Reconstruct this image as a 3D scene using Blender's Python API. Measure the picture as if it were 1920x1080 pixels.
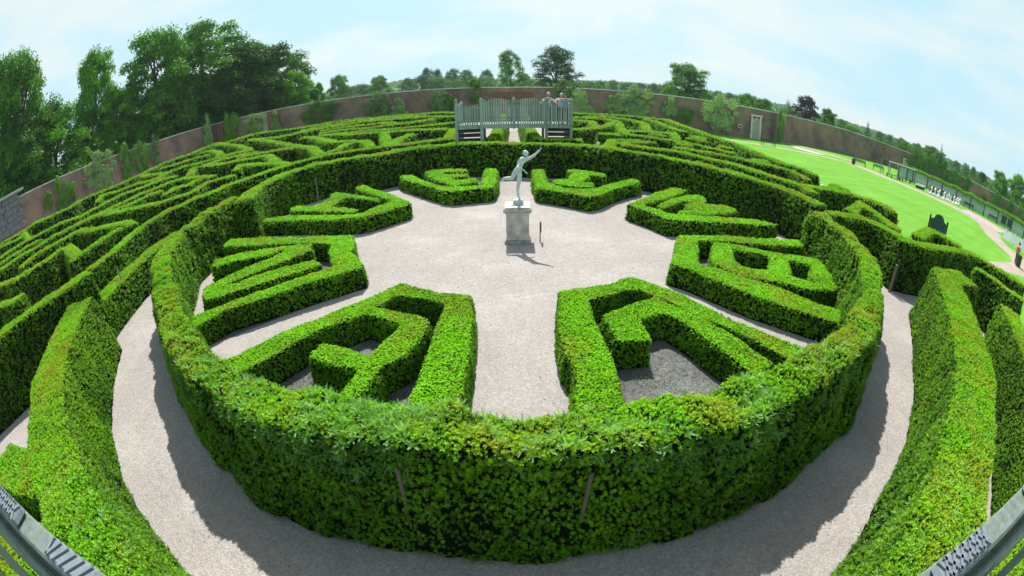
import bpy, bmesh, math, random, zlib
import numpy as np
from mathutils import Vector, Matrix, noise
R = math.radians
scene = bpy.context.scene
for _o in list(bpy.data.objects): bpy.data.objects.remove(_o)
COL = scene.collection
rnd = random.Random(7)

# ---------------------------------------------------------------- camera (full-frame fisheye)
CAMZ = 4.5
cam = bpy.data.cameras.new('camera'); cam_o = bpy.data.objects.new('camera', cam); COL.objects.link(cam_o)
cam.type = 'PANO'
tgt = cam if hasattr(cam, 'panorama_type') else cam.cycles
tgt.panorama_type = 'FISHEYE_EQUISOLID'
tgt.fisheye_lens = 36.0*828.07/1920.0
tgt.fisheye_fov = math.pi
cam.sensor_width = 36.0; cam.sensor_fit = 'HORIZONTAL'
cam.shift_y = 0.0317
cam.clip_end = 5000; cam.clip_start = .05
_r = Vector((0.99989, 0.00231, -0.01484)); _u = Vector((0.01192, 0.47889, 0.87779)); _f = Vector((-0.00913, 0.87787, -0.47881))
M = Matrix(((_r.x, _u.x, -_f.x, 0), (_r.y, _u.y, -_f.y, 0), (_r.z, _u.z, -_f.z, CAMZ), (0, 0, 0, 1)))
cam_o.matrix_world = M
scene.camera = cam_o

# ---------------------------------------------------------------- sky, sun, exposure
SUN_EL, SUN_AZ = R(55.5), R(-6)          # azimuth from +Y, towards +X
w = bpy.data.worlds.new('World'); scene.world = w; w.use_nodes = True
nt = w.node_tree; nt.nodes.clear()
def N(nt, t, **k):
    n = nt.nodes.new(t)
    for a, b in k.items(): setattr(n, a, b)
    return n
sky = N(nt, 'ShaderNodeTexSky', sky_type='NISHITA', sun_disc=False)
sky.sun_elevation = SUN_EL; sky.sun_rotation = SUN_AZ; sky.air_density = 1.0; sky.dust_density = 2.5; sky.ozone_density = 1.0
bg = N(nt, 'ShaderNodeBackground'); bg.inputs['Strength'].default_value = .085
out = N(nt, 'ShaderNodeOutputWorld')
tc = N(nt, 'ShaderNodeTexCoord'); mp = N(nt, 'ShaderNodeMapping'); mp.inputs['Scale'].default_value = (1, 1, 3.2); mp.inputs['Location'].default_value = (3.1, .7, 0)
n1 = N(nt, 'ShaderNodeTexNoise'); n1.inputs['Scale'].default_value = 2.2; n1.inputs['Detail'].default_value = 9; n1.inputs['Roughness'].default_value = .58; n1.inputs['Distortion'].default_value = .35
rp = N(nt, 'ShaderNodeValToRGB'); rp.color_ramp.elements[0].position = .40; rp.color_ramp.elements[0].color = (5.1/9, 7.7/9, 8.7/9, 1); rp.color_ramp.elements[1].position = .62; rp.color_ramp.elements[1].color = (7.3/9, 8.3/9, 8.2/9, 1)
sc9 = N(nt, 'ShaderNodeVectorMath', operation='SCALE'); sc9.inputs['Scale'].default_value = 9
mx = N(nt, 'ShaderNodeMix', data_type='RGBA'); sz = N(nt, 'ShaderNodeSeparateXYZ'); mz = N(nt, 'ShaderNodeMapRange', interpolation_type='SMOOTHSTEP'); mz.inputs['From Min'].default_value = .45; mz.inputs['From Max'].default_value = 1.0; mz.inputs['To Min'].default_value = .88; mz.inputs['To Max'].default_value = .22
nt.links.new(tc.outputs['Generated'], sz.inputs[0]); nt.links.new(sz.outputs['Z'], mz.inputs['Value']); nt.links.new(mz.outputs[0], mx.inputs[0])
L = nt.links.new
L(tc.outputs['Generated'], mp.inputs[0]); L(mp.outputs[0], n1.inputs['Vector']); L(n1.outputs[0], rp.inputs[0]); L(rp.outputs[0], sc9.inputs[0]); L(sc9.outputs[0], mx.inputs[7])
L(sky.outputs[0], mx.inputs[6]); L(mx.outputs[2], bg.inputs[0]); L(bg.outputs[0], out.inputs[0])
sun = bpy.data.lights.new('sun', 'SUN'); sun.energy = 5.0; sun.angle = R(.5); sun.color = (1, .965, .89)
sun_o = bpy.data.objects.new('sun', sun); COL.objects.link(sun_o)
sdir = Vector((math.sin(SUN_AZ)*math.cos(SUN_EL), math.cos(SUN_AZ)*math.cos(SUN_EL), math.sin(SUN_EL)))
sun_o.rotation_euler = sdir.to_track_quat('Z', 'Y').to_euler(); sun_o.location = sdir*60
vs = scene.view_settings; vs.view_transform = 'Standard'; vs.look = 'None'; vs.gamma = 1; vs.use_curve_mapping = False; vs.exposure = .5
scene.cycles.max_bounces = 6; scene.cycles.transparent_max_bounces = 6; scene.cycles.volume_bounces = 0
scene.cycles.transmission_bounces = 4; scene.cycles.diffuse_bounces = 3; scene.cycles.glossy_bounces = 2

LINES=[('L23', 'long clipped yew hedge curving along the outside of the centre ring on the left', 1.7, 0.65, [[-3.12, 24.41], [-3.78, 24.45], [-4.68, 23.93], [-5.66, 23.36], [-6.68, 22.94], [-7.59, 22.92], [-8.66, 22.51], [-10.08, 22.42], [-10.91, 21.1], [-11.7, 20.09], [-12.46, 18.61], [-12.95, 17.71], [-13.31, 17.02], [-13.25, 16.09], [-13.74, 15.39], [-14.07, 14.38], [-14.54, 13.78], [-14.19, 11.7], [-13.16, 9.18], [-12.96, 7.76]]), ('L4', 'maze hedge one row beyond the left ring-side hedge, with a brown-tinged tip', 1.7, 0.65, [[-14.84, 19.77], [-15.3, 19.91], [-16.3, 19.19], [-15.87, 17.25], [-16.44, 16.5], [-17.13, 15.92], [-18.53, 16.18], [-20.13, 15.95], [-22.43, 15.87]]), ('L5', 'dark-faced maze hedge sweeping from the left edge to a rounded end', 1.7, 0.65, [[-15.86, 12.63], [-16.97, 13.16], [-18.18, 13.23], [-19.97, 13.07], [-22.3, 13.37], [-22.91, 11.8], [-23.45, 10.25], [-23.0, 8.96]]), ('L6', 'short brown-topped maze hedge with a sloping end just beyond the long left ring-side hedge', 1.7, 0.65, [[-16.76, 12.64], [-16.84, 11.92], [-16.59, 10.66], [-16.68, 9.68], [-16.6, 9.13]]), ('L7', 'broad-faced maze hedge with a triangular end above the small hedge stub at the left edge', 1.7, 0.65, [[-16.75, 9.59], [-19.84, 10.93], [-20.41, 10.6], [-20.08, 9.59], [-20.31, 9.02], [-20.69, 7.86], [-22.39, 7.16], [-26.09, 5.62]]), ('L8', 'short pointed maze hedge at the left edge between two long parallel rows', 1.7, 0.65, [[-27.39, 12.99], [-28.35, 12.34], [-29.05, 11.21], [-29.17, 9.84], [-29.53, 5.86]]), ('L9', 'long diagonal maze hedge from the left edge to a square end near the left wall', 1.7, 0.65, [[-20.98, 19.87], [-21.41, 19.17], [-21.38, 17.25], [-22.35, 16.73], [-24.17, 16.08], [-24.51, 15.12], [-25.11, 14.18], [-25.73, 13.42], [-25.82, 12.45], [-25.81, 11.58], [-26.63, 10.62], [-27.03, 9.0], [-27.99, 5.11]]), ('b1', 'third long diagonal hedge row in from the left brick wall', 1.7, 0.65, [[-23.55, 24.05], [-25.18, 24.06], [-25.59, 22.19], [-26.96, 20.71], [-26.87, 18.56], [-27.09, 16.63], [-29.07, 15.95], [-29.94, 14.66], [-30.75, 13.4], [-31.14, 12.12], [-31.68, 10.83], [-33.22, 7.14]]), ('b2', 'fourth long diagonal hedge row in from the left brick wall', 1.7, 0.65, [[-21.58, 22.85], [-21.96, 22.36], [-22.95, 21.02], [-23.6, 19.22], [-24.01, 17.23], [-24.96, 15.57], [-25.35, 13.99]]), ('b0', 'diagonal hedge row with brown top just inside the outermost row by the left wall', 1.7, 0.65, [[-26.34, 29.25], [-27.67, 28.43], [-27.1, 25.96], [-26.92, 24.37], [-28.94, 24.62], [-29.73, 22.95], [-32.06, 22.57], [-29.91, 20.49]]), ('b00', 'tiny hedge spur joining the outermost row below the left flowering climber', 1.7, 0.65, [[-27.55, 26.98], [-32.47, 28.2]]), ('out1', 'outermost maze hedge along the foot of the left brick wall', 1.7, 0.65, [[-35.2, 33.66], [-34.24, 29.55], [-33.97, 26.83], [-35.03, 24.77], [-36.31, 23.93], [-36.65, 22.92], [-35.44, 20.95], [-36.72, 19.71], [-37.32, 18.8], [-38.99, 18.41], [-38.48, 16.48], [-38.91, 15.29], [-40.42, 14.22], [-43.68, 11.89]]), ('out2', 'small hooked hedge in the far left corner at the stone wall pier', 1.7, 0.65, [[-41.73, 12.46], [-37.8, 13.21], [-35.82, 13.59], [-34.69, 14.36], [-36.49, 15.76], [-30.84, 13.5]]), ('c1', 'outermost maze hedge at the foot of the far wall, left of the bridge', 1.7, 0.65, [[-6.42, 51.16], [-9.47, 53.76], [-11.96, 53.6], [-14.31, 54.33], [-16.9, 54.79], [-19.93, 55.54], [-22.98, 54.76], [-24.0, 51.82], [-25.77, 49.94], [-30.31, 50.04], [-32.89, 50.19], [-33.14, 47.78], [-33.45, 43.5], [-35.99, 45.29], [-35.11, 41.38], [-34.05, 37.58], [-34.86, 35.78], [-35.2, 33.66]]), ('e2', 'second hedge row from the far wall, ending short of the timber bridge on its left', 1.7, 0.65, [[-9.88, 49.48], [-11.98, 50.26], [-13.81, 51.18], [-16.64, 52.13], [-19.49, 52.89], [-20.71, 51.35], [-22.09, 47.93], [-23.65, 45.76]]), ('e3', 'long hedge row third from the far wall left of the timber bridge', 1.7, 0.65, [[-5.55, 44.12], [-8.14, 46.1], [-10.59, 47.41], [-12.92, 47.84], [-16.47, 49.12], [-19.19, 47.53], [-21.17, 45.62], [-22.48, 43.07], [-23.69, 40.87], [-29.01, 42.87]]), ('D1', 'wide brown-topped hedge running diagonally in front of the first brick wall pilaster', 1.7, 0.65, [[-28.57, 42.21], [-25.92, 40.7], [-21.69, 36.4], [-17.93, 32.2], [-15.26, 29.26], [-13.45, 27.46], [-10.7, 22.86]]), ('D2', 'wide brown-topped diagonal hedge in the middle of the left half of the maze', 1.7, 0.65, [[-18.97, 36.89], [-17.57, 36.09], [-14.92, 32.55], [-12.25, 28.85], [-10.93, 28.27], [-9.39, 27.05], [-7.92, 23.73]]), ('D2b', 'brown branch hedge forking down to the ring-side hedge left of centre', 1.7, 0.65, [[-10.52, 27.2], [-10.11, 23.69], [-10.65, 22.82]]), ('e4', 'hedge row with a raised square end near the left of the timber bridge', 1.7, 0.65, [[-7.84, 43.14], [-8.33, 41.61], [-9.68, 40.51], [-10.84, 40.01], [-13.07, 38.85], [-16.33, 40.34], [-18.33, 39.65]]), ('e5', 'short straight hedge row fifth from the far wall, left of the bridge', 1.7, 0.65, [[-11.18, 41.68], [-13.12, 43.31], [-15.22, 43.08], [-17.51, 43.32], [-19.58, 42.39]]), ('e6', 'long hedge row sixth from the far wall, meeting the bridge on its left', 1.7, 0.65, [[-4.58, 36.27], [-5.78, 35.54], [-7.24, 34.75], [-8.79, 34.32], [-10.62, 34.94], [-12.55, 35.39], [-14.53, 35.81], [-17.11, 36.73]]), ('e7', 'dark-faced hedge row nearest the ring-side hedge left of the timber bridge', 1.7, 0.65, [[-3.85, 30.37], [-5.51, 30.98], [-7.63, 31.77], [-9.24, 32.01], [-11.12, 32.95], [-13.01, 33.66], [-15.41, 36.1]]), ('x1', 'broad sunlit cross hedge touching the left foot of the timber bridge', 1.7, 0.65, [[-4.07, 30.11], [-3.66, 24.64]]), ('x2', 'cross hedge with triangular sunlit side left of the timber bridge', 1.7, 0.65, [[-6.77, 29.06], [-7.07, 26.64], [-6.6, 23.5]]), ('x3', 'steep cross hedge between two rows, second to the left of the timber bridge', 1.7, 0.65, [[-9.5, 31.87], [-7.04, 24.21]]), ('c3', 'flat rounded brown-topped hedge by the far left pilaster of the brick wall', 1.7, 0.65, [[-23.13, 34.01], [-27.48, 38.53], [-31.81, 41.88], [-34.77, 43.73]]), ('c4', 'looped light green hedge below the left wall climbers in the far left of the maze', 1.7, 0.65, [[-25.42, 32.5], [-27.99, 35.5], [-30.98, 37.87], [-32.14, 37.22]]), ('c4b', 'straight hedge bar inside the looped hedge in the far left of the maze', 1.7, 0.65, [[-28.45, 34.52], [-29.89, 33.22], [-31.37, 31.44], [-32.08, 30.6]]), ('c5', 'long narrow hedge row running down-left below the rounded brown-topped hedge', 1.7, 0.65, [[-21.71, 32.57], [-23.86, 32.02], [-24.45, 30.4], [-26.47, 29.31], [-27.36, 28.1], [-28.22, 26.79]]), ('c6', 'long hedge row with a bright sloping end in the left middle of the maze', 1.7, 0.65, [[-19.68, 30.28], [-21.71, 30.26], [-22.92, 29.52], [-23.43, 27.53], [-24.12, 26.84], [-21.93, 23.86]]), ('c7', 'long hedge row with dark face ending in a large sloping sunlit end', 1.7, 0.65, [[-15.62, 29.43], [-17.2, 29.46], [-19.18, 29.08], [-20.34, 28.0]]), ('c8', 'hedge row with triangular right end above the ring-side hedge on the left', 1.7, 0.65, [[-13.35, 22.43], [-16.6, 26.74], [-17.59, 26.46], [-19.38, 26.49], [-20.32, 26.08], [-23.04, 27.05]]), ('c9', 'short hedge with a flat top leaning onto the ring-side hedge left of the ring', 1.7, 0.65, [[-11.58, 20.55], [-13.0, 21.96], [-15.46, 23.15], [-17.21, 24.01], [-16.3, 22.14]]), ('c10', 'hedge with a forked brown top just left of the ring-side hedge', 1.7, 0.65, [[-17.34, 21.14], [-19.61, 22.17], [-21.77, 22.94], [-22.18, 21.94], [-22.57, 21.23]]), ('c10b', 'fork of the brown-topped hedge pointing down-left towards the ring', 1.7, 0.65, [[-18.67, 21.07], [-18.38, 19.75], [-19.24, 19.47], [-18.94, 18.09]]), ('r1', 'outermost maze hedge along the lawn and far wall, right of the timber bridge', 1.7, 0.65, [[5.98, 47.36], [7.44, 47.95], [9.33, 47.43], [11.25, 47.31], [13.21, 47.23], [15.12, 46.66], [16.45, 46.55], [15.95, 40.96], [15.63, 36.27], [15.31, 32.51], [15.41, 30.54], [15.61, 27.93], [15.23, 25.55], [15.22, 23.06], [15.14, 21.36], [16.04, 20.39], [15.83, 19.06]]), ('r2', 'long curved hedge second from the far wall right of the timber bridge', 1.7, 0.65, [[5.19, 41.11], [7.22, 42.83], [9.23, 43.85], [10.75, 42.67], [11.37, 40.59], [11.42, 37.94], [9.78, 31.61]]), ('r2b', 'sunlit sloping-sided hedge between the curved hedge and the outermost hedge on the right', 1.7, 0.65, [[13.33, 44.14], [13.62, 41.98], [13.28, 38.52], [13.07, 34.87], [13.41, 32.94]]), ('r3', 'hooked hedge with bright sloping end nearest the bridge on its right', 1.7, 0.65, [[6.56, 40.35], [7.44, 40.84], [8.47, 40.2], [9.01, 38.21], [7.31, 29.37]]), ('r3b', 'small bent hedge against the right post of the timber bridge', 1.7, 0.65, [[4.81, 38.04], [5.73, 36.87], [6.46, 36.67], [5.89, 31.63]]), ('r4', 'bright hedge running from the right foot of the timber bridge to the hooked hedge', 1.7, 0.65, [[3.61, 28.54], [5.03, 29.71], [6.46, 31.9], [8.49, 36.79]]), ('r5', 'flat oblong hedge behind the white-haired visitor', 1.7, 0.65, [[5.12, 26.75], [5.89, 27.07], [6.46, 26.46]]), ('r5b', 'thin curved hedge with rounded end right of centre in the maze', 1.7, 0.65, [[7.36, 29.39], [8.04, 30.13], [9.38, 30.29], [10.51, 30.4], [11.47, 30.78], [10.27, 26.8]]), ('r5c', 'wide brown-topped hedge branching across the right half of the maze', 1.7, 0.65, [[7.17, 28.63], [7.14, 27.38], [7.88, 26.65], [8.56, 26.25], [9.68, 25.69], [10.58, 24.9], [11.34, 23.95], [11.83, 23.31], [12.36, 22.6]]), ('r5d', 'small isolated oval hedge right of the flat oblong hedge', 1.7, 0.65, [[9.03, 28.78], [9.92, 27.9]]), ('r6', 'angled hedge with bright edge immediately right of the white-haired visitor', 1.7, 0.65, [[4.39, 20.67], [5.46, 24.19], [6.22, 24.52], [7.28, 24.79]]), ('r7', 'short brown-topped hedge leaning on the angled hedge right of the white-haired visitor', 1.7, 0.65, [[5.38, 21.97], [6.2, 23.13], [6.97, 23.49], [7.82, 23.93]]), ('r8', 'long hedge curving along the outside of the centre ring on the right', 1.7, 0.65, [[5.33, 21.75], [6.13, 21.68], [6.92, 21.12], [7.6, 20.93], [8.36, 20.33], [8.93, 19.44], [9.61, 18.84], [10.27, 18.18], [10.61, 17.1], [11.18, 16.17], [11.59, 15.61], [11.93, 14.98], [11.75, 14.12]]), ('r9', 'second long hedge row outside the ring on the right, ending beside the lawn', 1.7, 0.65, [[8.32, 22.18], [9.39, 22.04], [10.3, 21.7], [10.87, 21.38], [11.58, 20.58], [12.36, 20.04], [13.33, 19.41], [13.9, 18.87], [13.71, 17.05]]), ('r10', 'small oblong hedge stub between two rows in the right of the maze', 1.7, 0.65, [[9.27, 24.31], [10.22, 24.05]]), ('r10b', 'upper short hedge stub against the outermost right hedge', 1.7, 0.65, [[12.89, 30.44], [13.61, 29.7]]), ('r10c', 'rounded brown hedge knob between two stubs in the right of the maze', 1.7, 0.65, [[11.34, 27.78], [12.32, 28.21], [12.25, 26.68]]), ('r11', 'short hedge stub halfway along the outermost right hedge', 1.7, 0.65, [[12.6, 25.27], [13.51, 24.97]]), ('r11b', 'short hedge stub near the lawn end of the outermost right hedge', 1.7, 0.65, [[12.66, 21.2], [13.77, 20.98]]), ('r12', 'dark-faced hedge bordering the lawn behind the right ring opening', 1.7, 0.65, [[12.21, 15.36], [13.72, 15.49], [15.07, 15.37], [16.08, 14.79], [16.45, 13.85], [16.28, 13.08]]), ('r12b', 'small pointed hedge tip poking above the lawn edge', 1.7, 0.65, [[14.42, 15.96], [15.52, 16.91], [15.74, 16.08]]), ('r13', 'rough zigzag hedge between the right ring opening and the lawn', 1.7, 0.65, [[11.74, 11.66], [14.11, 13.46], [13.96, 12.73], [13.63, 11.52], [13.08, 10.24]]), ('r14', 'long angular hedge with a yellow patch from the ring opening to the right edge', 1.7, 0.65, [[10.16, 11.25], [10.85, 11.23], [11.78, 11.22], [12.39, 10.79], [12.62, 10.23], [12.47, 9.34], [13.25, 9.04], [15.11, 9.05], [16.75, 9.03], [18.1, 9.0], [18.32, 8.04], [18.94, 6.8], [19.36, 6.33]]), ('r14b', 'pointed hedge in front of the dark green notice board', 1.7, 0.65, [[14.24, 9.95], [17.1, 11.33], [17.56, 10.68], [17.7, 9.61]]), ('r17', 'straight dark-sided hedge between the large hooked hedge and the lawn-side hedge', 1.7, 0.65, [[15.33, 7.44], [15.78, 6.75], [15.94, 5.84], [16.3, 5.11]]), ('ringB', 'tall clipped yew ring hedge behind the statue, darkly shaded inside', 1.7, 0.8, [[-9.65, 13.24], [-10.47, 15.5], [-10.28, 18.15], [-9.24, 19.63], [-6.66, 20.28], [-5.34, 21.4], [-2.79, 22.41], [-0.09, 21.96], [1.47, 21.7], [3.29, 21.53], [5.74, 19.62], [7.74, 17.94], [9.26, 15.7], [10.36, 14.04], [10.82, 12.27]]), ('L23b', 'tall dark-sided hedge running off the left edge beside the narrow path', 2.0, 0.8, [[-11.57, 6.92], [-11.81, 5.56], [-12.36, 4.46], [-12.76, 3.51], [-13.96, 0.11]]), ('L24', 'rough hedge squeezed between the left ring opening and the curved path', 1.05, 0.8, [[-11.3, 6.1], [-11.75, 7.4], [-12.2, 8.8], [-12.6, 10.6], [-12.85, 12.6]]), ('L10', 'small bright hedge stub at the left edge among dark rows', 1.7, 0.65, [[-16.8, 6.3], [-17.4, 5.85], [-19.5, 5.2]]), ('L11', 'hedge end in deep shade beside the timber rail at the lower left', 1.65, 0.9, [[-5.6, 1.2], [-6.3, 0.95], [-7.6, 0.75]]), ('L12', 'hedge seen through the palings of the near bridge at the lower left corner', 1.5, 1.0, [[-6.6, -0.35], [-5.4, 0.0], [-4.2, 0.2], [-3.0, -0.1]]), ('R12n', 'hedge seen through the palings of the near bridge at the lower right corner', 1.5, 1.0, [[6.4, -0.5], [5.2, -0.1], [4.2, 0.2], [3.0, -0.1]]), ('L1', 'large sunlit hedge bordering the curved path at the lower left', 1.7, 1.0, [[-10.6, 5.7], [-9.45, 4.25], [-8.15, 2.9], [-6.7, 1.85], [-5.1, 1.05], [-3.5, 0.4], [-2.1, -0.1]]), ('r16', 'large sunlit hedge bordering the curved path on the right, with a hooked end', 1.7, 1.1, [[13.0, 6.4], [11.7, 6.6], [10.32, 5.25], [8.72, 3.75], [7.32, 2.6], [5.9, 1.75], [4.5, 0.9], [3.1, 0.2], [1.9, -0.5]]), ('r18', 'tall hedge block at the right edge beside the timber rail', 1.7, 0.9, [[13.5, 4.7], [12.0, 3.4], [10.05, 1.75], [9.33, 1.16], [8.34, 0.38], [7.2, -0.5]]), ('ringF', 'tall front ring hedge with loose bluish shoots along its top', 1.7, 0.7, [[-10.6, 13.9], [-10.45, 12.0], [-10.2, 9.9], [-9.0, 7.9], [-7.4, 6.3], [-5.7, 4.75], [-4.2, 3.7], [-3.0, 3.15], [-1.9, 2.95], [0.0, 2.8], [1.1, 2.85], [2.2, 3.0], [3.5, 3.4], [5.2, 4.2], [6.6, 5.3], [8.2, 7.0], [9.3, 9.4], [9.6, 11.2]]), ('fl', 'hedge lining the left of the straight path that passes under the timber bridge', 1.7, 0.6, [[-1.25, 23.9], [-1.05, 26.0], [-1.0, 45.0]]), ('fr', 'hedge lining the right of the straight path that passes under the timber bridge', 1.7, 0.6, [[3.6, 23.1], [1.35, 23.3], [1.1, 25.5], [1.0, 45.0]])]
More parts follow.
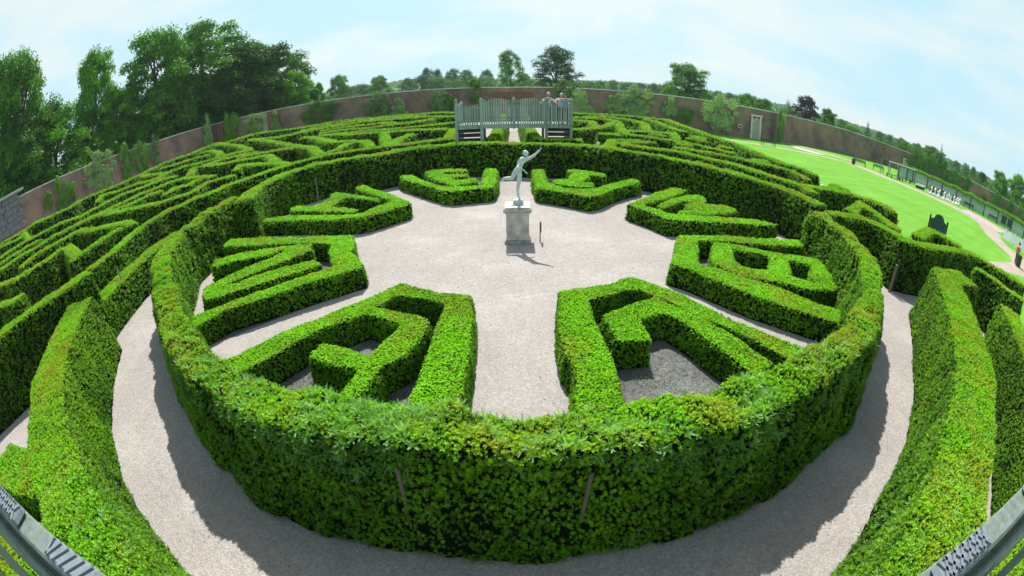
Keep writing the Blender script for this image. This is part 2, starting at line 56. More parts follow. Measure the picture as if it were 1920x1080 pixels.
POLYH=[('vBL', 'low clipped box hedge bent in a V, nearest the camera left of the centre aisle', [[[-5.52, 5.23], [-5.1, 5.51], [-4.6, 6.17], [-4.05, 6.7], [-3.1, 7.63], [-2.43, 8.36], [-1.43, 7.81], [-0.86, 7.69], [-0.75, 6.78], [-0.72, 5.66], [-0.75, 4.41], [-1.52, 4.39], [-1.46, 5.32], [-1.41, 6.62], [-1.37, 7.35], [-1.87, 7.59], [-2.41, 7.71], [-2.64, 7.32], [-2.92, 6.92], [-3.66, 6.36], [-4.15, 5.57], [-4.56, 5.12], [-5.03, 4.8]]]), ('lBL', 'low clipped box letter hedge E inside the near left wedge', [[[-3.17, 7.3], [-2.59, 7.25], [-1.55, 6.79], [-1.51, 6.41], [-1.76, 5.61], [-2.06, 5.31], [-2.19, 4.76], [-2.42, 4.0], [-2.75, 3.97], [-2.49, 5.09], [-2.37, 5.69], [-2.07, 6.52], [-2.12, 6.6], [-2.87, 6.98], [-3.15, 6.93]], [[-3.42, 5.99], [-3.07, 5.9], [-2.29, 5.6], [-2.02, 5.48], [-2.27, 5.14], [-2.54, 5.25], [-2.85, 5.28], [-3.45, 5.47], [-3.54, 5.58]], [[-3.95, 4.66], [-3.81, 4.76], [-3.25, 4.57], [-2.79, 4.36], [-2.57, 4.15], [-2.89, 4.08], [-3.31, 4.31]]]), ('vBR', 'low clipped box hedge bent in a V, nearest the camera right of the centre aisle', [[[0.84, 7.85], [1.91, 8.15], [2.51, 8.5], [2.89, 8.19], [3.39, 7.74], [3.74, 7.26], [4.3, 6.49], [4.91, 5.89], [5.56, 5.33], [4.81, 5.04], [4.17, 5.95], [3.76, 6.46], [3.27, 6.92], [3.04, 7.34], [2.78, 7.58], [2.52, 7.86], [2.18, 7.83], [2.01, 7.69], [1.4, 7.44], [1.44, 6.56], [1.53, 5.59], [1.51, 4.77], [1.48, 4.27], [0.74, 4.29], [0.85, 5.3], [0.74, 5.63], [0.71, 6.47]]]), ('lBR', 'low clipped box letter hedge L with a thick hook inside the near right wedge', [[[1.54, 6.83], [1.95, 7.11], [2.76, 7.53], [2.93, 7.41], [3.64, 6.58], [3.99, 5.85], [4.34, 5.1], [3.72, 4.78], [3.57, 5.31], [3.31, 5.93], [3.03, 6.52], [2.82, 6.85], [2.72, 6.85], [2.27, 6.66], [2.31, 5.96], [1.65, 5.95]]]), ('vR', 'low clipped box hedge bent in a V, on the right around the letter B', [[[4.63, 11.33], [4.87, 11.41], [6.02, 11.48], [7.48, 11.44], [9.38, 11.47], [9.76, 11.23], [9.38, 10.89], [9.13, 10.89], [7.11, 10.81], [5.78, 10.97], [5.16, 10.94], [4.85, 10.11], [4.51, 9.38], [4.68, 9.07], [4.88, 9.07], [5.24, 8.71], [6.05, 8.15], [6.93, 7.2], [7.61, 6.68], [7.7, 6.42], [7.18, 6.16], [7.02, 6.19], [6.12, 6.8], [5.24, 7.53], [4.57, 8.29], [4.15, 8.85], [3.69, 9.27], [4.03, 9.88], [4.33, 10.66]]]), ('lR', 'low clipped box letter hedge B with two square holes inside the right wedge', [[[5.56, 10.87], [6.14, 10.77], [6.93, 10.49], [7.89, 10.09], [9.1, 9.91], [8.84, 9.22], [8.38, 9.28], [7.59, 9.68], [7.05, 9.91], [5.97, 10.3], [5.84, 10.0], [5.65, 9.45], [5.72, 9.11], [6.1, 8.97], [6.39, 8.94], [7.02, 8.65], [7.46, 8.32], [8.14, 7.95], [7.94, 7.8], [6.92, 7.9], [6.36, 8.25], [5.49, 8.44], [5.07, 8.92], [4.83, 9.23], [4.98, 9.67], [5.23, 10.14]], [[7.05, 9.96], [7.62, 9.73], [7.16, 8.82], [6.93, 8.45], [6.37, 8.9], [6.73, 9.43]], [[8.3, 9.46], [8.98, 9.61], [8.84, 9.22], [8.66, 8.69], [8.19, 7.95], [7.73, 8.02], [7.58, 8.52]]]), ('vTR2', 'low clipped box hedge bent in a V, on the far right around the letter M', [[[3.88, 14.42], [4.94, 15.62], [5.72, 16.7], [6.62, 17.41], [7.28, 17.17], [6.42, 16.21], [5.55, 15.34], [4.51, 14.5], [5.07, 13.48], [5.91, 13.48], [7.5, 13.46], [8.64, 13.43], [9.41, 13.06], [8.98, 12.8], [7.14, 12.76], [5.62, 12.76], [4.84, 12.81], [4.46, 13.52]]]), ('lTR2', 'low clipped box letter hedge M with rounded strokes inside the far right wedge', [[[5.05, 14.61], [5.92, 15.6], [6.99, 16.44], [7.5, 16.5], [7.66, 16.12], [7.41, 15.43], [6.88, 15.04], [6.63, 15.26], [6.63, 15.55], [5.95, 14.95], [5.37, 14.35], [5.0, 14.13]], [[6.27, 14.92], [6.97, 15.24], [7.35, 15.05], [7.99, 15.16], [8.33, 14.73], [8.23, 14.24], [6.72, 13.66], [5.48, 13.58], [5.66, 14.0], [6.56, 14.28], [7.08, 14.46], [6.02, 14.26]]]), ('vTR1', 'low clipped box hedge bent in a V, behind the statue right of the centre aisle', [[[0.84, 20.44], [1.38, 20.72], [1.4, 19.12], [1.35, 17.69], [1.94, 16.82], [2.55, 16.46], [2.9, 16.65], [3.42, 17.06], [4.19, 17.94], [5.15, 18.81], [5.51, 18.45], [5.23, 17.91], [3.92, 16.72], [3.16, 15.67], [2.69, 15.34], [1.85, 15.97], [0.85, 16.64], [0.79, 18.52]]]), ('lTR1', 'low clipped box letter hedge I inside the right wedge behind the statue', [[[2.49, 20.56], [2.97, 20.71], [4.2, 19.76], [4.06, 19.05], [3.41, 19.33], [2.67, 19.89], [2.45, 19.97]], [[2.86, 20.35], [3.47, 19.65], [3.17, 18.64], [2.83, 17.98], [2.21, 18.21], [2.45, 19.17]], [[1.6, 18.24], [2.3, 18.41], [3.28, 17.55], [3.16, 17.03], [2.66, 16.89], [1.59, 17.51]]]), ('vTL1', 'low clipped box hedge bent in a V, behind the statue left of the centre aisle', [[[-5.45, 20.19], [-4.9, 20.33], [-3.9, 18.67], [-3.04, 17.53], [-2.53, 17.18], [-1.31, 17.24], [-1.4, 19.35], [-1.4, 20.97], [-0.8, 20.89], [-0.71, 18.09], [-0.8, 16.88], [-0.96, 16.78], [-2.32, 16.38], [-2.72, 16.57], [-3.79, 17.77], [-5.09, 19.39]]]), ('lTL1', 'low clipped box letter hedge E inside the left wedge behind the statue', [[[-4.29, 20.65], [-4.06, 21.28], [-2.31, 21.03], [-2.17, 20.29], [-3.37, 20.39], [-3.2, 19.76], [-2.11, 19.69], [-2.05, 19.08], [-2.8, 19.14], [-2.45, 18.34], [-1.71, 18.64], [-1.51, 18.24], [-1.81, 17.77], [-2.44, 17.36], [-2.91, 17.84], [-3.93, 19.51]]]), ('vTL2', 'low clipped box hedge bent in a V, on the far left around the letter H', [[[-7.04, 18.42], [-6.71, 18.76], [-6.01, 17.82], [-4.78, 16.51], [-3.72, 15.09], [-3.71, 14.81], [-4.41, 13.99], [-4.79, 13.59], [-5.14, 13.43], [-6.3, 13.46], [-7.57, 13.77], [-9.72, 14.03], [-9.49, 14.49], [-8.25, 14.51], [-6.6, 14.17], [-5.41, 13.91], [-5.14, 14.01], [-5.03, 14.68], [-4.54, 15.41], [-5.3, 16.28], [-6.82, 17.91]]]), ('lTL2', 'low clipped box letter hedge H with a slanting bar inside the far left wedge', [[[-7.94, 17.49], [-7.71, 17.77], [-5.21, 15.98], [-5.03, 15.49], [-6.23, 16.22], [-7.66, 17.0]], [[-7.56, 17.24], [-6.72, 16.56], [-6.9, 15.45], [-7.2, 15.03], [-7.82, 15.44]], [[-9.03, 15.62], [-8.86, 15.96], [-7.85, 15.64], [-5.71, 14.75], [-5.5, 14.44], [-5.61, 14.18], [-6.79, 14.63], [-8.73, 15.19]]]), ('vL', 'low clipped box hedge bent in a V, on the left around the letter N', [[[-9.88, 11.78], [-9.84, 12.33], [-7.98, 12.13], [-6.36, 11.9], [-4.73, 11.65], [-4.39, 10.81], [-4.32, 10.36], [-3.68, 9.51], [-3.64, 9.32], [-3.62, 9.25], [-4.51, 8.63], [-5.14, 8.16], [-5.76, 7.66], [-6.45, 7.23], [-6.8, 6.68], [-7.07, 6.22], [-7.55, 6.6], [-7.46, 6.9], [-6.86, 7.39], [-6.34, 7.85], [-5.7, 8.37], [-5.25, 8.77], [-4.9, 9.13], [-4.52, 9.42], [-4.8, 9.91], [-5.07, 10.46], [-5.21, 11.02], [-5.93, 11.2], [-6.94, 11.31], [-8.51, 11.45], [-9.66, 11.57]]]), ('lL', 'low clipped box letter hedge N of three long slanting bars inside the left wedge', [[[-9.05, 9.95], [-9.16, 10.35], [-8.39, 10.81], [-7.35, 11.05], [-5.92, 11.19], [-5.71, 10.78], [-6.66, 10.79], [-7.22, 10.42], [-8.0, 10.21], [-8.91, 9.8]], [[-6.44, 11.19], [-5.91, 11.16], [-5.66, 10.66], [-6.13, 9.97], [-6.69, 9.35], [-7.26, 8.77], [-7.5, 8.28], [-7.91, 7.97], [-8.17, 8.41], [-7.78, 9.05], [-7.4, 9.73], [-6.86, 10.18]], [[-7.98, 8.06], [-7.11, 8.63], [-6.73, 9.08], [-5.99, 9.51], [-5.24, 9.88], [-4.86, 9.53], [-5.0, 9.34], [-5.65, 8.87], [-6.4, 8.39], [-7.08, 7.91], [-7.62, 7.71]]])]
TREES=[('broadleaf', 'bushy tree low between the slender tree and the full dark tree', -57.2, 40.4, 14.9, 7.9), ('broadleaf', 'low bushy tree at the foot of the full dark tree', -56.7, 56.4, 16.0, 11.0), ('broadleaf', 'low bushy tree at the foot of the tallest tree', -55.4, 70.9, 16.6, 12.4), ('broadleaf', 'low bushy tree at the far left edge of the grove', -57.4, 26.0, 16.4, 8.7), ('broadleaf', 'big loose-crowned tree at the left edge, leaning over the wall', -57.8, 27.4, 26.4, 8.8), ('broadleaf', 'tall tree cut by the left edge of the view', -63.2, 25.1, 28.1, 7.7), ('broadleaf', 'slender airy tree with a gap of sky on its right, second from the left edge', -56.7, 41.0, 24.0, 7.0), ('broadleaf', 'full dark tree left of the tallest tree', -54.5, 53.0, 25.6, 12.3), ('broadleaf', 'tallest tree of the left grove with a rounded top', -53.4, 64.9, 26.9, 15.8), ('broadleaf', 'broad tree right of the tallest tree in the grove', -45.9, 68.0, 20.5, 12.3), ('broadleaf', 'rounded tree at the right end of the grove', -42.1, 72.7, 18.8, 11.6), ('broadleaf', 'shorter bushy tree in front of the left end of the grove', -55.7, 31.6, 16.6, 8.8), ('broadleaf', 'shorter dark tree filling the gap under the slender tree', -56.2, 45.0, 16.3, 9.0), ('broadleaf', 'small tree at the foot of the grove beside the conifer', -37.5, 70.7, 12.6, 6.0), ('conifer', 'small dark conifer at the right end of the grove', -36.5, 75.6, 12.4, 3.6), ('broadleaf', 'pale green bush beside the small dark conifer', -35.8, 78.2, 9.6, 3.2), ('broadleaf', 'lone upright tree right of the grove above the wall', -56.1, 139.1, 14.8, 6.4), ('broadleaf', 'small upright tree above the wall between the two flowering climbers', -51.7, 172.4, 14.1, 7.7), ('lightgreen', 'light green conical tree above the timber bridge', -0.6, 95.0, 13.9, 6.7), ('cedar', 'big dark spreading tree right of the light conical tree', 9.5, 99.5, 15.4, 11.5), ('broadleaf', 'dark compact tree standing alone above the right of the far wall', 39.4, 97.3, 13.6, 9.7), ('broadleaf', 'dark round tree behind the wall niche', 54.6, 95.5, 8.5, 6.9), ('broadleaf', 'pale green tree between the round tree and the willow', 55.8, 89.0, 7.8, 6.6), ('willow', 'drooping pale willow left of the copper beech', 57.5, 81.8, 8.7, 4.2), ('copper', 'dark purple copper beech above the corner of the wall', 58.6, 76.0, 10.4, 7.2), ('broadleaf', 'bluish green tree right of the copper beech', 74.8, 87.4, 9.4, 5.8), ('conifer', 'narrow conifer above the right wall', 86.2, 83.5, 8.9, 3.3), ('broadleaf', 'light green tree left of the narrow conifer', 77.4, 81.0, 6.7, 7.0), ('broadleaf', 'dark domed tree above the right wall', 123.2, 85.5, 9.7, 11.6), ('conifer', 'small conifer poking out of the dark domed tree', 124.8, 83.2, 11.3, 2.6), ('broadleaf', 'tall pale tree near the right edge above the wall', 109.0, 50.1, 10.2, 7.5), ('broadleaf', 'bright green tree at the right edge above the wall', 109.3, 44.5, 11.7, 7.4), ('broadleaf', 'bluish round tree left of the right edge trees', 133.0, 69.3, 8.5, 6.4), ('broadleaf', 'bright green tree standing close behind the right wall', 87.4, 70.0, 7.2, 5.0), ('far', 'tall thin tree at the left of the distant clump', -39.2, 206.3, 17.1, 6.8), ('far', 'thin tree second in the distant clump', -35.1, 211.1, 16.1, 6.4), ('far', 'tall tree in the middle of the distant clump', -28.3, 213.1, 16.0, 9.1), ('far', 'tall tree at the right of the distant clump', -22.6, 216.8, 15.2, 9.3), ('far', 'distant tree just left of the light conical tree', -12.6, 219.6, 14.9, 7.2), ('far', 'round dark tree at the right foot of the distant clump', -18.3, 204.2, 11.3, 7.7), ('far', 'wide pale tree at the left foot of the distant clump', -38.8, 191.1, 13.0, 11.2), ('far', 'round pale tree in front of the distant clump', -31.2, 187.4, 11.3, 11.9), ('far', 'small round pale tree above the bridge left end', -21.1, 168.7, 9.0, 7.2), ('far', 'small tree apart from the distant clump on its left', -42.7, 180.0, 11.8, 7.4), ('far', 'distant pale tree behind the light conical tree', -13.2, 199.6, 10.5, 10.0), ('far', 'low spreading pale tree beyond the left of the far wall', -61.6, 179.8, 11.6, 14.2), ('far', 'pale distant tree between the conical and the spreading tree', 5.5, 199.9, 11.8, 7.5), ('far', 'pale low tree right of the spreading tree', 33.3, 197.2, 8.7, 8.5), ('far', 'low pale tree beside the lone upright tree', -70.4, 187.2, 11.6, 10.0), ('far', 'hazy tree in the right woodland belt, number one from the left', 46.1, 235.5, 9.9, 7.8), ('far', 'hazy tree in the right woodland belt, number two from the left', 53.5, 239.1, 11.1, 8.0), ('far', 'hazy tree in the right woodland belt, number three from the left', 61.8, 242.3, 10.5, 9.4), ('far', 'hazy tree in the right woodland belt, number four from the left', 70.2, 245.1, 11.0, 8.9), ('far', 'hazy tree in the right woodland belt, number five from the left', 77.4, 243.0, 11.4, 8.9), ('far', 'hazy tree in the right woodland belt, number six from the left', 82.9, 235.8, 10.9, 9.4), ('far', 'hazy tree in the right woodland belt, number seven from the left', 104.7, 216.0, 11.4, 10.2), ('far', 'hazy tree in the right woodland belt, number eight from the left', 113.5, 217.1, 11.5, 10.4), ('far', 'hazy tree in the right woodland belt, number nine from the left', 135.0, 147.6, 9.5, 6.5), ('far', 'hazy tree in the right woodland belt, number ten from the left', 155.0, 141.7, 9.6, 5.8), ('far', 'hazy tree in the right woodland belt, number eleven from the left', 154.5, 134.7, 9.5, 5.6), ('far', 'hazy tree in the right woodland belt, number twelve from the left', 154.5, 127.0, 9.8, 6.0), ('far', 'hazy tree in the right woodland belt, number thirteen from the left', 167.7, 126.5, 10.4, 5.8), ('far', 'hazy tree in the right woodland belt, number fourteen from the left', 187.9, 114.4, 9.8, 5.5), ('far', 'hazy tree in the right woodland belt, number fifteen from the left', 194.8, 112.5, 10.8, 5.1), ('far', 'hazy tree in the right woodland belt, number sixteen from the left', 188.2, 103.9, 10.6, 4.3), ('fardark', 'distant purple-brown tree in the woodland belt left of the lone dark tree', 76.1, 222.3, 9.7, 7.6)]
WALL=[(-46, -12, 6.2), (-46.5, 20, 5.8), (-47, 40, 5.4), (-47, 59, 5.4), (-24, 58.2, 5.0), (0, 57, 4.55), (27, 56.2, 4.5), (38, 59, 4.55), (46.5, 64.5, 4.6), (62, 66.3, 4.75), (76, 68, 4.5), (90, 54, 4.1), (104, 24, 3.9), (110, -10, 3.9)]
CLIMB=[(-46.08, 24.03, 3.87, 1.43, 2.21, 0, 1.6), (-46.14, 26.03, 3.86, 1.59, 3.97, 0, 1.6), (-46.19, 27.77, 3.68, 1.48, 2.69, 0, 1.6), (-46.36, 33.43, 4.17, 5.14, 4.57, 1, 1.6), (-46.5, 38.14, 4.22, 3.01, 4.51, 0, 1.6), (-46.55, 41.36, 4.11, 2.18, 4.67, 0, 1.57), (-46.56, 44.05, 3.97, 2.08, 4.01, 1, 1.57), (-46.62, 56.94, 4.61, 2.21, 5.89, 1, 1.57), (-43.0, 58.39, 3.71, 3.08, 5.98, 2, -0.03), (-37.72, 58.18, 3.73, 3.99, 2.95, 1, -0.03), (-33.9, 58.04, 3.54, 1.85, 3.53, 1, -0.03), (-26.23, 57.74, 3.7, 5.23, 3.33, 0, -0.03), (-17.34, 57.3, 3.26, 3.44, 3.44, 1, -0.05), (-14.49, 57.15, 2.45, 2.65, 3.1, 1, -0.05), (-9.61, 56.89, 3.12, 2.31, 3.03, 1, -0.05), (-7.83, 56.8, 2.57, 1.86, 2.87, 0, -0.05), (-4.77, 56.64, 5.1, 1.56, 1.85, 2, -0.05), (-4.82, 56.65, 3.26, 1.14, 1.28, 0, -0.05), (6.48, 56.21, 4.31, 2.55, 2.4, 1, -0.03), (8.36, 56.16, 2.68, 3.97, 3.55, 1, -0.03), (12.59, 56.04, 2.63, 2.44, 2.44, 1, -0.03), (15.74, 55.95, 2.94, 4.8, 4.21, 1, -0.03), (20.32, 55.83, 3.17, 1.93, 2.97, 1, -0.03), (22.57, 55.77, 2.18, 2.26, 2.41, 0, -0.03), (28.18, 56.03, 2.86, 6.12, 4.86, 1, 0.25), (40.09, 58.97, 2.64, 2.85, 5.53, 0, 0.57), (81.82, 61.34, 3.19, 3.83, 5.88, 0, -0.79), (84.33, 58.83, 2.97, 3.86, 6.17, 0, -0.79), (86.9, 56.27, 2.82, 3.88, 5.69, 0, -0.79), (89.22, 53.96, 2.69, 3.13, 5.21, 0, -0.79), (90.59, 51.31, 2.42, 2.08, 5.21, 0, -1.13), (92.74, 46.71, 1.63, 1.17, 2.6, 0, -1.13), (94.2, 43.58, 2.35, 2.34, 5.45, 0, -1.13), (95.73, 40.31, 2.03, 2.6, 5.19, 0, -1.13), (97.02, 37.55, 2.3, 2.34, 4.68, 0, -1.13)]


# ---------------------------------------------------------------- helpers
def tag(o, label=None, cat=None, group=None, kind=None):
    if label: o['label'] = label
    if cat: o['category'] = cat
    if group: o['group'] = group
    if kind: o['kind'] = kind
    return o
def empty(name, loc=(0, 0, 0), rz=0):
    o = bpy.data.objects.new(name, None); COL.objects.link(o); o.location = loc; o.rotation_euler = (0, 0, rz); o.empty_display_size = .2
    return o
def link(name, me, mat=None, parent=None, loc=None, rot=None):
    o = bpy.data.objects.new(name, me); COL.objects.link(o)
    if mat is not None and len(me.materials) == 0:
        for m_ in (mat if isinstance(mat, (list, tuple)) else [mat]): me.materials.append(m_)
    if parent is not None: o.parent = parent
    if loc is not None: o.location = loc
    if rot is not None: o.rotation_euler = rot
    return o
def copy_tree(o, parent=None):
    c = o.copy(); COL.objects.link(c); c.parent = parent
    for ch in list(o.children): copy_tree(ch, c)
    return c
def mesh_np(name, V, F, smooth=False):
    """V (n,3), F (m,k) quads or tris with one k."""
    me = bpy.data.meshes.new(name); V = np.asarray(V, np.float32); F = np.asarray(F, np.int32); k = F.shape[1]
    me.vertices.add(len(V)); me.vertices.foreach_set('co', V.ravel())
    me.loops.add(F.size); me.loops.foreach_set('vertex_index', F.ravel())
    me.polygons.add(len(F)); me.polygons.foreach_set('loop_start', np.arange(len(F), dtype=np.int32)*k)
    me.update(calc_edges=True)
    if smooth: me.shade_smooth()
    return me
class MB:
    """small mesh collector"""
    def __init__(s): s.v = []; s.f = []
    def box(s, x0, y0, z0, x1, y1, z1):
        b = len(s.v); s.v += [(x0, y0, z0), (x1, y0, z0), (x1, y1, z0), (x0, y1, z0), (x0, y0, z1), (x1, y0, z1), (x1, y1, z1), (x0, y1, z1)]
        s.f += [tuple(b+i for i in q) for q in ((0, 3, 2, 1), (4, 5, 6, 7), (0, 1, 5, 4), (1, 2, 6, 5), (2, 3, 7, 6), (3, 0, 4, 7))]
        return s
    def bar(s, a, b, wx, wy, up=(0, 0, 1)):
        a = Vector(a); b = Vector(b); d = (b-a).normalized(); u = Vector(up)
        if abs(d.dot(u)) > .98: u = Vector((0, 1, 0))
        x = d.cross(u).normalized(); y = x.cross(d).normalized(); k = len(s.v)
        for p in (a, b):
            for sx, sy in ((-1, -1), (1, -1), (1, 1), (-1, 1)): s.v.append(tuple(p+x*sx*wx/2+y*sy*wy/2))
        s.f += [tuple(k+i for i in q) for q in ((3, 2, 1, 0), (4, 5, 6, 7), (0, 1, 5, 4), (1, 2, 6, 5), (2, 3, 7, 6), (3, 0, 4, 7))]
        return s
    def tube(s, pts, rad, n=8):
        pts = [Vector(p) for p in pts]; k = len(s.v); px = None
        for i, p in enumerate(pts):
            d = (pts[min(i+1, len(pts)-1)]-pts[max(i-1, 0)]).normalized()
            u = Vector((0, 0, 1)) if abs(d.z) < .95 else Vector((1, 0, 0))
            x = d.cross(u).normalized() if px is None else (px-d*px.dot(d)).normalized(); px = x; y = d.cross(x)
            r = rad[i] if isinstance(rad, (list, tuple)) else rad
            for j in range(n):
                t = 2*math.pi*j/n; s.v.append(tuple(p+x*math.cos(t)*r+y*math.sin(t)*r))
        for i in range(len(pts)-1):
            for j in range(n):
                a = k+i*n+j; b = k+i*n+(j+1) % n; s.f.append((a, b, b+n, a+n))
        s.f.append(tuple(k+j for j in reversed(range(n)))); s.f.append(tuple(k+(len(pts)-1)*n+j for j in range(n)))
        return s
    def lathe(s, prof, n=16, c=(0, 0, 0)):
        k = len(s.v)
        for r, z in prof:
            for j in range(n):
                t = 2*math.pi*j/n; s.v.append((c[0]+r*math.cos(t), c[1]+r*math.sin(t), c[2]+z))
        for i in range(len(prof)-1):
            for j in range(n):
                a = k+i*n+j; b = k+i*n+(j+1) % n; s.f.append((a, b, b+n, a+n))
        s.f.append(tuple(k+j for j in reversed(range(n)))); s.f.append(tuple(k+(len(prof)-1)*n+j for j in range(n)))
        return s
    def prism(s, poly, y0, y1):
        """poly in (x,z), extruded along y"""
        k = len(s.v); n = len(poly)
        s.v += [(x, y0, z) for x, z in poly]+[(x, y1, z) for x, z in poly]
        s.f.append(tuple(k+i for i in range(n))); s.f.append(tuple(k+n+i for i in reversed(range(n))))
        for i in range(n): s.f.append((k+i, k+n+i, k+n+(i+1) % n, k+(i+1) % n))
        return s
    def mesh(s, name, bevel=0, smooth=False):
        me = bpy.data.meshes.new(name); me.from_pydata(s.v, [], s.f); me.validate()
        bm = bmesh.new(); bm.from_mesh(me); bmesh.ops.recalc_face_normals(bm, faces=bm.faces)
        if bevel: bmesh.ops.bevel(bm, geom=list(bm.edges), offset=bevel, segments=1, affect='EDGES', clamp_overlap=True)
        bm.to_mesh(me); bm.free()
        if smooth: me.shade_smooth()
        return me
    def build(s, name, mat, parent=None, loc=None, rot=None, bevel=0, smooth=False):
        return link(name, s.mesh(name, bevel, smooth), mat, parent, loc, rot)
def gz(x, y):
    t = np.clip((-np.asarray(x, float)-14)/34, 0, 1); return 1.3*t*t*(3-2*t)
_pp = np.random.default_rng(3).random((32, 32, 32)).astype(np.float32)
def vnoise(P, s):
    q = P*s; i = np.floor(q).astype(int); f = q-i; f = f*f*(3-2*f); r = 0
    for a in (0, 1):
        for b in (0, 1):
            for c in (0, 1):
                wgt = (f[:, 0] if a else 1-f[:, 0])*(f[:, 1] if b else 1-f[:, 1])*(f[:, 2] if c else 1-f[:, 2])
                r = r+wgt*_pp[(i[:, 0]+a) & 31, (i[:, 1]+b) & 31, (i[:, 2]+c) & 31]
    return r*2-1

# ---------------------------------------------------------------- materials
def mat(name):
    m = bpy.data.materials.new(name); m.use_nodes = True; nt = m.node_tree; nt.nodes.clear()
    return m, nt, N(nt, 'ShaderNodeOutputMaterial')
def ramp(nt, fac, stops):
    r = N(nt, 'ShaderNodeValToRGB'); e = r.color_ramp.elements
    while len(e) < len(stops): e.new(.5)
    for k, (p, c) in zip(e, stops): k.position = p; k.color = (*c, 1) if len(c) == 3 else c
    nt.links.new(fac, r.inputs[0]); return r.outputs[0]
def noise_n(nt, scale, detail=4, rough=.6, obj=False, vec=None):
    n = N(nt, 'ShaderNodeTexNoise'); n.inputs['Scale'].default_value = scale; n.inputs['Detail'].default_value = detail; n.inputs['Roughness'].default_value = rough
    if vec is None:
        if obj: vec = N(nt, 'ShaderNodeTexCoord').outputs['Object']
        else: vec = N(nt, 'ShaderNodeNewGeometry').outputs['Position']
    nt.links.new(vec, n.inputs['Vector']); return n.outputs[0]
def mixc(nt, fac, a, b, mode='MIX'):
    m = N(nt, 'ShaderNodeMix', data_type='RGBA', blend_type=mode)
    for s, v in ((0, fac), (6, a), (7, b)):
        if hasattr(v, 'links') or hasattr(v, 'is_linked'): nt.links.new(v, m.inputs[s])
        else: m.inputs[s].default_value = v if s == 0 else ((*v, 1) if len(v) == 3 else v)
    return m.outputs[2]
def bump(nt, h, dist, strength=1):
    b = N(nt, 'ShaderNodeBump'); b.inputs['Distance'].default_value = dist; b.inputs['Strength'].default_value = strength
    nt.links.new(h, b.inputs['Height']); return b.outputs[0]
def solid(name, col, rough=.7, var=.25, vscale=3, metal=0, bumpd=.004, bscale=30, spec=.5):
    m, nt, o = mat(name); p = N(nt, 'ShaderNodeBsdfPrincipled')
    n = noise_n(nt, vscale, 5); a = tuple(c*(1-var) for c in col); b = tuple(min(1, c*(1+var)) for c in col)
    nt.links.new(ramp(nt, n, [(.3, a), (.7, b)]), p.inputs['Base Color'])
    p.inputs['Roughness'].default_value = rough; p.inputs['Metallic'].default_value = metal; p.inputs['Specular IOR Level'].default_value = spec
    if bumpd: nt.links.new(bump(nt, noise_n(nt, bscale, 4), bumpd), p.inputs['Normal'])
    nt.links.new(p.outputs[0], o.inputs[0]); return m
def leaf_mat(name, old, new, brown=None, pscale=.5, trans=.35, rough=.45, brown_lo=.60, topw=True):
    """leaves: per-instance variation, patches of new growth in world space"""
    m, nt, o = mat(name); L = nt.links.new
    oi = N(nt, 'ShaderNodeObjectInfo').outputs['Random']
    pn = noise_n(nt, pscale, 4, .65); fn = noise_n(nt, pscale*9, 2, .5)
    a1 = N(nt, 'ShaderNodeMath', operation='MULTIPLY_ADD'); a1.inputs[1].default_value = .34; L(oi, a1.inputs[0]); L(pn, a1.inputs[2])
    a2 = N(nt, 'ShaderNodeMath', operation='MULTIPLY_ADD'); a2.inputs[1].default_value = .4; L(fn, a2.inputs[0]); L(a1.outputs[0], a2.inputs[2])
    fac = a2.outputs[0]
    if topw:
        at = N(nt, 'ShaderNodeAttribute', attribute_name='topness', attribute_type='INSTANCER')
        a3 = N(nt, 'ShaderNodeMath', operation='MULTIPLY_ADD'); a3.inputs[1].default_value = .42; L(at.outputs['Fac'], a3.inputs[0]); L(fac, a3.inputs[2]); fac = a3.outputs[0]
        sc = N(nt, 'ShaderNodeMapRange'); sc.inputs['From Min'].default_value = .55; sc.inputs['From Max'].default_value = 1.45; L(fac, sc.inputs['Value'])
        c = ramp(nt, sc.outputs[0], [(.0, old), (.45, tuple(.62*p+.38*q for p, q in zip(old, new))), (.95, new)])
    else:
        sc = N(nt, 'ShaderNodeMapRange'); sc.inputs['From Min'].default_value = .5; sc.inputs['From Max'].default_value = 1.1; L(fac, sc.inputs['Value'])
        c = ramp(nt, sc.outputs[0], [(.0, old), (1, new)])
    if brown:
        bn = noise_n(nt, .9, 5, .7); b2 = ramp(nt, bn, [(brown_lo-.10, (0, 0, 0)), (brown_lo+.14, (1, 1, 1))])
        mm = N(nt, 'ShaderNodeMath', operation='MULTIPLY'); L(b2, mm.inputs[0])
        if topw: L(at.outputs['Fac'], mm.inputs[1])
        else: mm.inputs[1].default_value = 1
        m2 = N(nt, 'ShaderNodeMath', operation='MULTIPLY'); m2.inputs[1].default_value = .65; L(mm.outputs[0], m2.inputs[0])
        c = mixc(nt, m2.outputs[0], c, brown)
    d = N(nt, 'ShaderNodeBsdfPrincipled'); d.inputs['Roughness'].default_value = rough; d.inputs['Specular IOR Level'].default_value = .18; L(c, d.inputs['Base Color'])
    t = N(nt, 'ShaderNodeBsdfTranslucent'); tcx = mixc(nt, 1, c, (1.25, 1.35, .55), 'MULTIPLY'); L(tcx, t.inputs[0])
    ms = N(nt, 'ShaderNodeMixShader'); ms.inputs[0].default_value = trans; L(d.outputs[0], ms.inputs[1]); L(t.outputs[0], ms.inputs[2]); L(ms.outputs[0], o.inputs[0])
    return m
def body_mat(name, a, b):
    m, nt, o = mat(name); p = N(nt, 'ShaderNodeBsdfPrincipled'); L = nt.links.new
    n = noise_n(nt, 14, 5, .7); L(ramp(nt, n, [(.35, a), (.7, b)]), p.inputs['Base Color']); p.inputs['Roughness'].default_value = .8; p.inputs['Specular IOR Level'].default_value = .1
    L(bump(nt, noise_n(nt, 30, 4, .7), .03), p.inputs['Normal']); L(p.outputs[0], o.inputs[0]); return m
